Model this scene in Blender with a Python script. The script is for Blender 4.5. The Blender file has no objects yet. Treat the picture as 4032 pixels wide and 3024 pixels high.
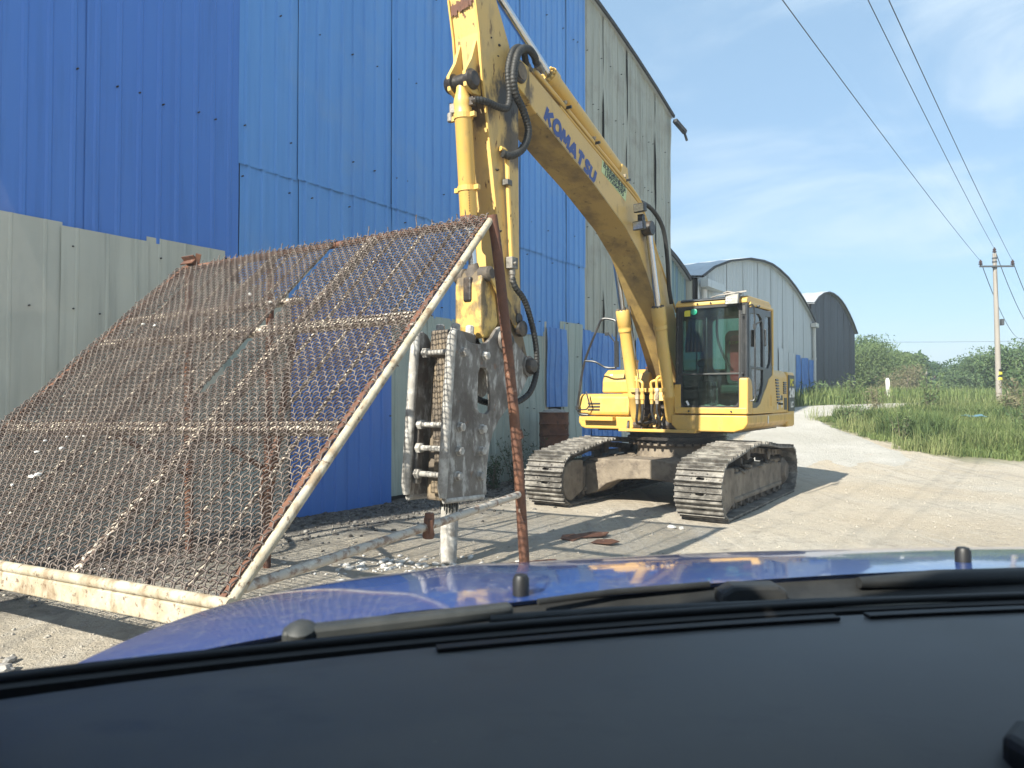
import bpy, bmesh, math, random
import numpy as np
from mathutils import Vector, Matrix, Euler
from mathutils.geometry import tessellate_polygon

R = math.radians
rnd = random.Random(7)
npr = np.random.default_rng(11)
sc = bpy.context.scene
col = sc.collection

# ------------------------------------------------------------------ camera
cam = bpy.data.cameras.new('camera')
cam.sensor_width = 36.0
cam.lens = 36.0 * 2795.0 / 4032.0
cam.clip_start = 0.05
cam.clip_end = 3000
cam.dof.use_dof = True
cam.dof.focus_distance = 9.0
cam.dof.aperture_fstop = 11.0
camo = bpy.data.objects.new('camera', cam)
camo.location = (0, 0, 1.58)
camo.rotation_euler = (R(90 + 1.21), 0, 0)
col.objects.link(camo)
sc.camera = camo

# ------------------------------------------------------------------ sky and sun
SUN_AZ, SUN_EL = 40.0, 35.0        # the light travels SUN_AZ degrees right of +Y
world = bpy.data.worlds.new('World')
sc.world = world
world.use_nodes = True
wn_ = world.node_tree.nodes
wl_ = world.node_tree.links
wn_.clear()
wout = wn_.new('ShaderNodeOutputWorld')
wbg = wn_.new('ShaderNodeBackground')
sky = wn_.new('ShaderNodeTexSky')
sky.sky_type = 'NISHITA'
sky.sun_disc = False
sky.sun_elevation = R(SUN_EL)
sky.sun_rotation = R(180 + SUN_AZ)
sky.air_density = 1.0
sky.dust_density = 0.5
sky.ozone_density = 2.0
wbg.inputs['Strength'].default_value = 0.14
# thin high cloud, the same over the whole dome
tc = wn_.new('ShaderNodeTexCoord')
mp = wn_.new('ShaderNodeMapping')
mp.inputs['Scale'].default_value = (1.3, 1.3, 4.2)
mp.inputs['Rotation'].default_value = (0.0, R(14), R(30))
nz = wn_.new('ShaderNodeTexNoise')
nz.inputs['Scale'].default_value = 1.9
nz.inputs['Detail'].default_value = 7
nz.inputs['Roughness'].default_value = 0.56
nz.inputs['Distortion'].default_value = 0.5
mr = wn_.new('ShaderNodeMapRange')
mr.interpolation_type = 'SMOOTHSTEP'
mr.inputs['From Min'].default_value = 0.40
mr.inputs['From Max'].default_value = 0.68
mr.inputs['To Max'].default_value = 0.60
mixc = wn_.new('ShaderNodeMix')
mixc.data_type = 'RGBA'
mixc.inputs[7].default_value = (2.7, 3.1, 3.5, 1)
wl_.new(tc.outputs['Generated'], mp.inputs['Vector'])
wl_.new(mp.outputs['Vector'], nz.inputs['Vector'])
wl_.new(nz.outputs['Fac'], mr.inputs['Value'])
wl_.new(mr.outputs['Result'], mixc.inputs[0])
veil = wn_.new('ShaderNodeMix')          # even summer haze over the clear sky
veil.data_type = 'RGBA'
veil.inputs[0].default_value = 0.78
veil.inputs[7].default_value = (1.08, 1.64, 2.25, 1)
wl_.new(sky.outputs['Color'], veil.inputs[6])
wl_.new(veil.outputs[2], mixc.inputs[6])
wl_.new(mixc.outputs[2], wbg.inputs['Color'])
wl_.new(wbg.outputs['Background'], wout.inputs['Surface'])

sun = bpy.data.lights.new('sun', 'SUN')
sun.energy = 4.8
sun.angle = R(0.6)
sun.color = (1.0, 0.93, 0.82)
suno = bpy.data.objects.new('sun', sun)
ldir = Vector((math.sin(R(SUN_AZ)) * math.cos(R(SUN_EL)), math.cos(R(SUN_AZ)) * math.cos(R(SUN_EL)), -math.sin(R(SUN_EL))))
suno.rotation_euler = ldir.to_track_quat('-Z', 'Y').to_euler()
suno.location = (-20, -20, 30)
col.objects.link(suno)

sc.view_settings.view_transform = 'Standard'
sc.view_settings.look = 'None'
sc.view_settings.exposure = 1.42
sc.view_settings.gamma = 1.0
sc.view_settings.use_curve_mapping = False

# ------------------------------------------------------------------ materials
MATS = {}
def mat(name, base, rough=0.6, metal=0.0, layers=(), bump=None, coat=0.0, spec=None, stains=()):
    """layers: (colour, scale, low, high, stretch, strength[, roughness]) noise masks mixed over the base, by world position"""
    m = bpy.data.materials.new(name)
    m.use_nodes = True
    nt = m.node_tree
    n, l = nt.nodes, nt.links
    b = n['Principled BSDF']
    b.inputs['Roughness'].default_value = rough
    b.inputs['Metallic'].default_value = metal
    b.inputs['Coat Weight'].default_value = coat
    b.inputs['Coat Roughness'].default_value = 0.06
    if spec is not None:
        b.inputs['Specular IOR Level'].default_value = spec
    geo = n.new('ShaderNodeNewGeometry')
    cur = None
    rcur = None
    for k, la in enumerate(layers):
        c, scale, lo, hi, st, strength = la[:6]
        mpn = n.new('ShaderNodeMapping')
        mpn.inputs['Scale'].default_value = st
        mpn.inputs['Location'].default_value = (k * 3.7, k * 1.9, k * 5.1)
        nn = n.new('ShaderNodeTexNoise')
        nn.inputs['Scale'].default_value = scale
        nn.inputs['Detail'].default_value = 5
        nn.inputs['Roughness'].default_value = 0.62
        l.new(geo.outputs['Position'], mpn.inputs['Vector'])
        l.new(mpn.outputs['Vector'], nn.inputs['Vector'])
        r = n.new('ShaderNodeMapRange')
        r.inputs['From Min'].default_value = lo
        r.inputs['From Max'].default_value = hi
        r.inputs['To Max'].default_value = strength
        l.new(nn.outputs['Fac'], r.inputs['Value'])
        mx = n.new('ShaderNodeMix')
        mx.data_type = 'RGBA'
        l.new(r.outputs['Result'], mx.inputs[0])
        if cur is None:
            mx.inputs[6].default_value = (*base, 1)
        else:
            l.new(cur, mx.inputs[6])
        mx.inputs[7].default_value = (*c, 1)
        cur = mx.outputs[2]
        if len(la) > 6:
            rx = n.new('ShaderNodeMix')
            rx.data_type = 'FLOAT'
            l.new(r.outputs['Result'], rx.inputs[0])
            if rcur is None:
                rx.inputs[2].default_value = rough
            else:
                l.new(rcur, rx.inputs[2])
            rx.inputs[3].default_value = la[6]
            rcur = rx.outputs[0]
    for (cen, rad, c, strength) in stains:          # grease patches round a joint, ragged edge
        vm = n.new('ShaderNodeVectorMath'); vm.operation = 'DISTANCE'
        l.new(geo.outputs['Position'], vm.inputs[0]); vm.inputs[1].default_value = cen
        nn = n.new('ShaderNodeTexNoise'); nn.inputs['Scale'].default_value = 7; nn.inputs['Detail'].default_value = 6; nn.inputs['Roughness'].default_value = .7
        mpn = n.new('ShaderNodeMapping'); mpn.inputs['Scale'].default_value = (1, 1, .5)
        l.new(geo.outputs['Position'], mpn.inputs['Vector']); l.new(mpn.outputs['Vector'], nn.inputs['Vector'])
        ad_ = n.new('ShaderNodeMath'); ad_.operation = 'MULTIPLY_ADD'; ad_.inputs[1].default_value = rad * 1.9; l.new(nn.outputs['Fac'], ad_.inputs[0]); l.new(vm.outputs['Value'], ad_.inputs[2])
        r = n.new('ShaderNodeMapRange'); r.inputs['From Min'].default_value = rad * 1.55; r.inputs['From Max'].default_value = rad * 1.95; r.inputs['To Min'].default_value = strength; r.inputs['To Max'].default_value = 0
        l.new(ad_.outputs[0], r.inputs['Value'])
        mx = n.new('ShaderNodeMix'); mx.data_type = 'RGBA'; l.new(r.outputs['Result'], mx.inputs[0])
        if cur is None: mx.inputs[6].default_value = (*base, 1)
        else: l.new(cur, mx.inputs[6])
        mx.inputs[7].default_value = (*c, 1); cur = mx.outputs[2]
    if cur is None:
        b.inputs['Base Color'].default_value = (*base, 1)
    else:
        l.new(cur, b.inputs['Base Color'])
    if rcur is not None:
        l.new(rcur, b.inputs['Roughness'])
    if bump:
        bs, bst, bd = bump
        nn = n.new('ShaderNodeTexNoise')
        nn.inputs['Scale'].default_value = bs
        nn.inputs['Detail'].default_value = 5
        l.new(geo.outputs['Position'], nn.inputs['Vector'])
        bp = n.new('ShaderNodeBump')
        bp.inputs['Strength'].default_value = bst
        bp.inputs['Distance'].default_value = bd
        l.new(nn.outputs['Fac'], bp.inputs['Height'])
        l.new(bp.outputs['Normal'], b.inputs['Normal'])
    MATS[name] = m
    return m

def glass_mat(name, tint, gloss_rough=0.02, dirt=None, boost=1.0):
    """thin pane: light passes straight through, tinted, with a Fresnel reflection and some dust"""
    m = bpy.data.materials.new(name)
    m.use_nodes = True
    n, l = m.node_tree.nodes, m.node_tree.links
    n.clear()
    out = n.new('ShaderNodeOutputMaterial')
    tr = n.new('ShaderNodeBsdfTransparent')
    tr.inputs['Color'].default_value = (*tint, 1)
    gl = n.new('ShaderNodeBsdfGlossy')
    gl.inputs['Roughness'].default_value = gloss_rough
    fr = n.new('ShaderNodeFresnel')
    fr.inputs['IOR'].default_value = 1.5
    mu = n.new('ShaderNodeMath')
    mu.operation = 'MULTIPLY'
    mu.inputs[1].default_value = boost
    l.new(fr.outputs['Fac'], mu.inputs[0])
    mx = n.new('ShaderNodeMixShader')
    l.new(mu.outputs[0], mx.inputs[0])
    l.new(tr.outputs[0], mx.inputs[1])
    l.new(gl.outputs[0], mx.inputs[2])
    last = mx
    if dirt:
        df = n.new('ShaderNodeBsdfDiffuse')
        df.inputs['Color'].default_value = (0.55, 0.55, 0.52, 1)
        nn = n.new('ShaderNodeTexNoise')
        nn.inputs['Scale'].default_value = dirt[0]
        nn.inputs['Detail'].default_value = 6
        geo = n.new('ShaderNodeNewGeometry')
        l.new(geo.outputs['Position'], nn.inputs['Vector'])
        r = n.new('ShaderNodeMapRange')
        r.inputs['From Min'].default_value = 0.35
        r.inputs['From Max'].default_value = 0.8
        r.inputs['To Min'].default_value = dirt[1] * 0.3
        r.inputs['To Max'].default_value = dirt[1]
        l.new(nn.outputs['Fac'], r.inputs['Value'])
        m2 = n.new('ShaderNodeMixShader')
        l.new(r.outputs[0], m2.inputs[0])
        l.new(mx.outputs[0], m2.inputs[1])
        l.new(df.outputs[0], m2.inputs[2])
        last = m2
    l.new(last.outputs[0], out.inputs['Surface'])
    MATS[name] = m
    return m

U = (1, 1, 1)
VS = (1, 1, 0.06)       # streaks that run down a wall
mat('paint_yellow', (0.58, 0.36, 0.085), 0.42, 0, [((0.50, 0.36, 0.13), 1.6, 0.35, 0.75, U, 0.7), ((0.30, 0.22, 0.10), 7, 0.60, 0.72, (1, 1, .5), 0.55, .7),
     ((0.10, 0.065, 0.03), 16, 0.68, 0.72, (1, 1, .45), 0.9, .8)], (60, .12, .004))
mat('paint_yellow_worn', (0.58, 0.385, 0.10), 0.5, 0, [((0.46, 0.34, 0.14), 2.2, 0.4, 0.7, U, 0.7), ((0.035, 0.025, 0.018), 3.2, 0.60, 0.70, (1, 1, .5), 0.85, .6),
     ((0.14, 0.07, 0.035), 13, 0.625, 0.67, (1, 1, .35), 0.95, .85)], (50, .15, .004))
_th = R(34)
def exc_world(x, y, z):
    return (2.66 - math.sin(_th) * x + math.cos(_th) * y, 11.5 - math.cos(_th) * x - math.sin(_th) * y, z)
mat('paint_arm', (0.57, 0.375, 0.115), 0.5, 0, [((0.46, 0.34, 0.14), 2.2, 0.4, 0.7, U, 0.7), ((0.035, 0.025, 0.018), 3.2, 0.62, 0.72, (1, 1, .5), 0.85, .6),
     ((0.12, 0.06, 0.032), 15, 0.60, 0.64, (1, 1, .28), 0.95, .85), ((0.30, 0.22, 0.10), 5, 0.52, 0.62, (1, 1, .4), 0.45)], (50, .15, .004),
    stains=[(exc_world(4.90, .08, 4.72), .34, (0.022, 0.018, 0.016), .95), (exc_world(4.82, .08, 4.25), .26, (0.06, 0.045, 0.035), .85), (exc_world(5.30, 0, 4.5), .22, (0.05, 0.038, 0.03), .85), (exc_world(4.7, .05, 2.2), .45, (0.10, 0.08, 0.065), .8)])
mat('paint_boom', (0.58, 0.375, 0.105), 0.42, 0, [((0.47, 0.325, 0.12), 1.6, 0.35, 0.70, U, 0.75), ((0.28, 0.20, 0.09), 7, 0.55, 0.70, (1, 1, .5), 0.6, .7),
     ((0.10, 0.065, 0.03), 16, 0.68, 0.72, (1, 1, .45), 0.9, .8)], (60, .12, .004),
    stains=[(exc_world(4.68, .11, 4.86), .20, (0.035, 0.025, 0.02), .95), (exc_world(1.56, .11, 4.0), .16, (0.12, 0.085, 0.04), .7), (exc_world(0, 0, 1.8), .38, (0.03, 0.025, 0.02), .9)])
mat('paint_link', (0.56, 0.37, 0.10), 0.5, 0, [((0.05, 0.04, 0.03), 4.5, 0.50, 0.62, (1, 1, .5), 0.85, .6), ((0.20, 0.14, 0.07), 9, 0.5, 0.64, U, .7)], (50, .2, .004),
    stains=[(exc_world(5.3, -.1, 2.82), .24, (0.07, 0.055, 0.04), .9)])
mat('paint_yellow_shade', (0.36, 0.25, 0.085), 0.6, 0, [((0.13, 0.09, 0.045), 2.4, 0.42, 0.64, U, 0.8), ((0.06, 0.045, 0.03), 11, 0.60, 0.70, (1, 1, 1), 0.7)], (40, .15, .004))  # boom yellow darkened, the shade of the underside is in the colour
mat('paint_deck', (0.60, 0.36, 0.07), 0.38, 0, [((0.45, 0.30, 0.10), 2.4, 0.40, 0.66, U, 0.75), ((0.30, 0.21, 0.10), 6, 0.55, 0.70, (1, 1, .4), 0.5, .6), ((0.20, 0.13, 0.06), 22, 0.63, 0.70, (1, 1, .5), 0.75, .7)], (60, .1, .003))
mat('grime_black', (0.018, 0.015, 0.013), 0.45, 0, [((0.09, 0.065, 0.045), 6, 0.48, 0.66, U, 0.8)], (30, .4, .01))
mat('black_paint', (0.018, 0.02, 0.022), 0.35, 0, [((0.10, 0.095, 0.085), 5, 0.5, 0.75, U, 0.55, .6)], (60, .1, .003))
mat('rubber', (0.014, 0.0145, 0.014), 0.6, 0, [((0.07, 0.066, 0.06), 9, 0.52, 0.75, U, 0.5)], (40, .2, .004))
mat('chrome', (0.55, 0.57, 0.60), 0.10, 1.0, [((0.25, 0.22, 0.18), 5, 0.58, 0.75, (1, 1, .3), 0.5, .4)])
mat('track_steel', (0.10, 0.093, 0.083), 0.5, 0.3, [((0.33, 0.31, 0.275), 6, 0.44, 0.64, U, 0.85, .8), ((0.06, 0.045, 0.035), 14, 0.55, 0.68, U, 0.7)], (45, .35, .008))
mat('track_dirt', (0.145, 0.118, 0.088), 0.9, 0, [((0.27, 0.225, 0.17), 3, 0.42, 0.68, U, 0.8), ((0.08, 0.062, 0.05), 6, 0.52, 0.68, U, 0.8)], (30, .5, .015))
mat('roller_dark', (0.07, 0.058, 0.048), 0.75, 0.1, [((0.20, 0.16, 0.115), 5, 0.42, 0.7, U, 0.75)], (40, .4, .01))
mat('hammer_steel', (0.17, 0.155, 0.138), 0.6, 0.25, [((0.48, 0.47, 0.44), 13, 0.50, 0.62, (1, 1, .4), 0.85, .8), ((0.075, 0.06, 0.05), 2.4, 0.48, 0.62, U, 0.8), ((0.20, 0.10, 0.055), 10, 0.62, 0.70, U, 0.6)], (60, .35, .006))
mat('hammer_dusty', (0.30, 0.285, 0.26), 0.75, 0.1, [((0.54, 0.525, 0.49), 10, 0.46, 0.64, U, 0.85), ((0.13, 0.115, 0.10), 6, 0.56, 0.68, U, 0.8)], (70, .35, .006))
mat('hammer_body', (0.13, 0.105, 0.08), 0.6, 0.15, [((0.33, 0.25, 0.15), 2.5, 0.46, 0.66, U, 0.7)], (50, .3, .006))
mat('cab_black', (0.028, 0.031, 0.034), 0.38, 0, [((0.11, 0.105, 0.10), 7, 0.5, 0.78, U, 0.5, .6)])
mat('interior_dark', (0.03, 0.03, 0.032), 0.7)
mat('seat_red', (0.26, 0.02, 0.03), 0.8, 0, [((0.30, 0.12, 0.11), 18, 0.62, 0.7, U, 0.6)])
mat('decal_blue', (0.028, 0.055, 0.21), 0.45, 0, [((0.20, 0.21, 0.28), 22, 0.66, 0.72, U, 0.6)])
mat('decal_white', (0.62, 0.63, 0.60), 0.5)
mat('decal_black', (0.012, 0.014, 0.012), 0.5)
mat('decal_green', (0.47, 0.55, 0.27), 0.5, 0, [((0.36, 0.44, 0.22), 9, 0.5, 0.7, U, 0.6)])
mat('sign_dark', (0.035, 0.042, 0.042), 0.45, 0, [((0.10, 0.10, 0.09), 8, 0.5, 0.75, U, 0.5)])
mat('lens', (0.45, 0.45, 0.42), 0.15, 0.5, [((0.75, 0.75, 0.72), 30, 0.4, 0.7, U, 0.7)])
mat('rust', (0.115, 0.05, 0.03), 0.75, 0.1, [((0.19, 0.085, 0.045), 5, 0.42, 0.66, U, 0.8), ((0.05, 0.028, 0.022), 9, 0.52, 0.68, U, 0.75), ((0.42, 0.37, 0.30), 16, 0.655, 0.70, U, 0.75)], (60, .35, .004))
mat('rust_wire', (0.092, 0.070, 0.059), 0.55, 0.15, [((0.22, 0.185, 0.155), 22, 0.52, 0.64, U, 0.8), ((0.05, 0.032, 0.026), 4, 0.48, 0.66, U, 0.7)])
mat('sandy_rust', (0.10, 0.062, 0.045), 0.8, 0, [((0.52, 0.47, 0.38), 34, 0.43, 0.56, U, 0.92), ((0.055, 0.035, 0.028), 6, 0.5, 0.66, U, 0.6)], (60, .4, .004))
mat('cream_paint', (0.33, 0.285, 0.20), 0.8, 0, [((0.46, 0.42, 0.33), 6, 0.42, 0.62, U, 0.85), ((0.20, 0.135, 0.075), 10, 0.50, 0.62, (1, 1, .5), 0.75), ((0.11, 0.062, 0.038), 28, 0.58, 0.66, U, 0.85)], (60, .4, .005))
mat('pipe_chipped', (0.43, 0.39, 0.33), 0.7, 0, [((0.20, 0.12, 0.08), 18, 0.50, 0.62, U, 0.85), ((0.62, 0.58, 0.50), 22, 0.58, 0.66, U, 0.6)], (60, .4, .004))
mat('blue_deep', (0.052, 0.172, 0.54), 0.40, 0, [((0.066, 0.195, 0.55), 2.0, 0.40, 0.70, VS, 0.8), ((0.040, 0.135, 0.40), 7, 0.52, 0.72, VS, 0.6)], (3, .12, .02))
mat('blue_light', (0.09, 0.268, 0.62), 0.45, 0, [((0.13, 0.325, 0.67), 2.4, 0.40, 0.68, VS, 0.6), ((0.07, 0.22, 0.54), 8, 0.50, 0.72, VS, 0.6), ((0.20, 0.33, 0.52), 1.1, 0.52, 0.75, U, 0.4)], (3, .12, .02))
mat('blue_patch', (0.065, 0.20, 0.52), 0.42, 0, [((0.11, 0.28, 0.60), 3.0, 0.44, 0.68, (1, 1, .4), 0.7), ((0.10, 0.17, 0.34), 5, 0.58, 0.72, U, 0.5)], (5, .5, .05))
mat('sheet_grey', (0.44, 0.445, 0.38), 0.6, 0, [((0.29, 0.28, 0.235), .9, 0.50, 0.72, (1, 1, .5), 0.6), ((0.50, 0.50, 0.42), 2.6, 0.40, 0.68, VS, 0.75), ((0.27, 0.285, 0.25), 6, 0.52, 0.70, VS, 0.6), ((0.15, 0.13, 0.10), 3, 0.70, 0.80, (1, 1, .4), 0.6)], (4, .25, .03))
mat('sheet_weathered', (0.33, 0.345, 0.30), 0.65, 0, [((0.41, 0.42, 0.36), 2.6, 0.40, 0.68, VS, 0.75), ((0.22, 0.23, 0.20), 5, 0.50, 0.68, VS, 0.65), ((0.19, 0.175, 0.14), 1.1, 0.52, 0.72, U, 0.6)], (4, .4, .04))
mat('sheet_green', (0.30, 0.365, 0.335), 0.6, 0, [((0.37, 0.42, 0.38), 2.6, 0.40, 0.68, VS, 0.75), ((0.21, 0.255, 0.235), 5, 0.52, 0.70, VS, 0.6), ((0.15, 0.13, 0.10), 3, 0.66, 0.78, (1, 1, .4), 0.5)], (4, .35, .04))
mat('sheet_teal', (0.13, 0.24, 0.31), 0.55, 0, [((0.23, 0.31, 0.27), 3.5, 0.44, 0.62, (1, 1, .03), 0.85), ((0.07, 0.16, 0.30), 6, 0.50, 0.66, (1, 1, .03), 0.7)])
mat('sheet_silver', (0.50, 0.53, 0.53), 0.45, 0.15, [((0.56, 0.60, 0.61), 2.0, 0.40, 0.66, (1, 1, .04), 0.75), ((0.33, 0.37, 0.39), 4, 0.52, 0.72, (1, 1, .04), 0.55), ((0.24, 0.16, 0.10), 6, 0.70, 0.78, (1, 1, .1), 0.5)])
mat('sheet_dark', (0.042, 0.052, 0.066), 0.5, 0.0, [((0.075, 0.095, 0.118), 2.2, 0.42, 0.66, (1, 1, .03), 0.8), ((0.026, 0.038, 0.062), 5, 0.52, 0.72, (1, 1, .03), 0.6)])
mat('roof_zinc', (0.50, 0.53, 0.55), 0.4, 0.3, [((0.36, 0.38, 0.40), 1.5, 0.45, 0.7, U, 0.6)])
mat('roof_edge', (0.03, 0.032, 0.035), 0.7, 0, [((0.09, 0.085, 0.08), 4, 0.5, 0.7, U, 0.6)])
mat('backing', (0.035, 0.038, 0.042), 0.8)
mat('pvc', (0.60, 0.58, 0.53), 0.5, 0, [((0.42, 0.36, 0.29), 6, 0.52, 0.7, (1, 1, .3), 0.6)])
mat('concrete', (0.26, 0.235, 0.205), 0.85, 0, [((0.32, 0.30, 0.27), 4, 0.45, 0.7, (1, 1, .3), 0.7)], (40, .3, .004))
mat('stone', (0.26, 0.245, 0.225), 0.85, 0, [((0.42, 0.405, 0.375), 6, 0.45, 0.68, U, 0.8), ((0.24, 0.225, 0.21), 13, 0.52, 0.7, U, 0.6)], (40, .5, .01))
mat('stone_white', (0.62, 0.60, 0.56), 0.85, 0, [((0.48, 0.46, 0.42), 9, 0.5, 0.7, U, 0.7)], (40, .4, .01))
mat('gravel_dusty', (0.36, 0.33, 0.28), .9, 0, [((0.25, 0.23, 0.20), 12, .45, .65, U, .8), ((.5, .48, .43), 25, .58, .68, U, .7)], (60, .4, .005))
mat('stone_dark', (0.13, 0.122, 0.112), .9, 0, [((0.30, 0.285, 0.26), 14, .5, .66, U, .85)], (60, .5, .01))
mat('cinder', (0.045, 0.04, 0.036), .9, 0, [((0.12, 0.11, 0.10), 20, .45, .65, U, .8)], (60, .5, .01))
mat('brick', (0.36, 0.17, 0.10), 0.9, 0, [((0.44, 0.27, 0.17), 3, 0.4, 0.7, U, 0.7)])
mat('wire_grey', (0.06, 0.065, 0.07), 0.6)
mat('insulator', (0.045, 0.02, 0.015), 0.25)
mat('bark', (0.13, 0.105, 0.08), 0.9)
mat('car_blue', (0.016, 0.058, 0.25), 0.35, 0.15, [((0.055, 0.10, 0.25), 4, 0.36, 0.66, U, 0.6), ((0.22, 0.25, 0.28), 70, 0.54, 0.70, U, 0.4), ((0.36, 0.37, 0.38), 220, 0.66, 0.72, U, 0.5)], coat=1.0)
mat('car_plastic', (0.014, 0.015, 0.0155), 0.55, 0, [((0.04, 0.04, 0.038), 14, 0.45, 0.7, U, 0.7)], (300, .12, .001))
mat('car_rubber', (0.012, 0.012, 0.012), 0.5)
mat('wiper_grey', (0.035, 0.038, 0.037), 0.5, 0.1, [((0.065, 0.066, 0.062), 20, 0.45, 0.7, U, 0.7)])
mat('wiper_strip', (0.36, 0.34, 0.29), 0.5)
mat('dash', (0.080, 0.080, 0.078), 0.5, 0, [((0.125, 0.122, 0.112), 6, 0.45, 0.68, U, 0.6, .65), ((0.045, 0.045, 0.045), 14, 0.55, 0.68, (1, 2.5, 1), 0.45, .4), ((0.22, 0.21, 0.19), 160, 0.70, 0.76, U, 0.5)], (900, .12, .0006))
mat('dash_dark', (0.008, 0.008, 0.009), 0.6)
mat('trim_beige', (0.34, 0.32, 0.29), 0.8)
mat('paper', (0.72, 0.72, 0.70), 0.8)
mat('glass_green_tag', (0.02, 0.30, 0.18), 0.3)
mat('tag_yellow', (0.55, 0.50, 0.05), 0.6)
mat('plastic_blue', (0.09, 0.19, 0.24), 0.5)
glass_mat('cab_glass', (0.66, 0.83, 0.77), 0.02, (6, 0.02))
glass_mat('door_glass', (0.50, 0.62, 0.60), 0.02, (5, 0.03), 1.2)
glass_mat('windscreen', (0.95, 0.97, 0.96), 0.02, (2.2, 0.035))
glass_mat('tinted_glass', (0.010, 0.011, 0.010), 0.02)

# leaf materials: diffuse with light coming through
def leaf_mat(name, c1, c2, transl=0.35):
    m = bpy.data.materials.new(name)
    m.use_nodes = True
    n, l = m.node_tree.nodes, m.node_tree.links
    b = n['Principled BSDF']
    out = n['Material Output']
    b.inputs['Roughness'].default_value = 0.6
    b.inputs['Specular IOR Level'].default_value = 0.25
    geo = n.new('ShaderNodeNewGeometry')
    mx = n.new('ShaderNodeMix')
    mx.data_type = 'RGBA'
    l.new(geo.outputs['Random Per Island'], mx.inputs[0])
    mx.inputs[6].default_value = (*c1, 1)
    mx.inputs[7].default_value = (*c2, 1)
    l.new(mx.outputs[2], b.inputs['Base Color'])
    t = n.new('ShaderNodeBsdfTranslucent')
    l.new(mx.outputs[2], t.inputs['Color'])
    ms = n.new('ShaderNodeMixShader')
    ms.inputs[0].default_value = transl
    l.new(b.outputs[0], ms.inputs[1])
    l.new(t.outputs[0], ms.inputs[2])
    l.new(ms.outputs[0], out.inputs['Surface'])
    MATS[name] = m
leaf_mat('leaf_willow', (0.085, 0.135, 0.055), (0.17, 0.23, 0.09))
leaf_mat('leaf_dark', (0.035, 0.075, 0.035), (0.09, 0.15, 0.07))
leaf_mat('leaf_mid', (0.06, 0.115, 0.045), (0.14, 0.20, 0.085))
leaf_mat('leaf_dry', (0.16, 0.15, 0.085), (0.24, 0.22, 0.13))
leaf_mat('grass_green', (0.08, 0.135, 0.04), (0.24, 0.29, 0.105))
leaf_mat('grass_deep', (0.05, 0.095, 0.03), (0.15, 0.20, 0.07))
leaf_mat('grass_pale', (0.16, 0.21, 0.075), (0.33, 0.34, 0.15))
leaf_mat('weed_dark', (0.03, 0.065, 0.035), (0.075, 0.12, 0.06))

# ------------------------------------------------------------------ mesh helpers
def link(o, parent=None):
    col.objects.link(o)
    if parent is not None:
        o.parent = parent
    return o

def empty(name, loc=(0, 0, 0), rz=0.0, label=None, cat=None, group=None, parent=None):
    o = bpy.data.objects.new(name, None)
    o.empty_display_size = 0.2
    o.location = loc
    o.rotation_euler = (0, 0, rz)
    link(o, parent)
    tag(o, label, cat, group)
    return o

def tag(o, label=None, cat=None, group=None, kind=None):
    if label: o['label'] = label
    if cat: o['category'] = cat
    if group: o['group'] = group
    if kind: o['kind'] = kind
    return o

def orient(d):
    d = Vector(d).normalized()
    up = Vector((0, 0, 1)) if abs(d.z) < 0.95 else Vector((1, 0, 0))
    a = d.cross(up).normalized()
    b = d.cross(a).normalized()
    return a, b

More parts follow.
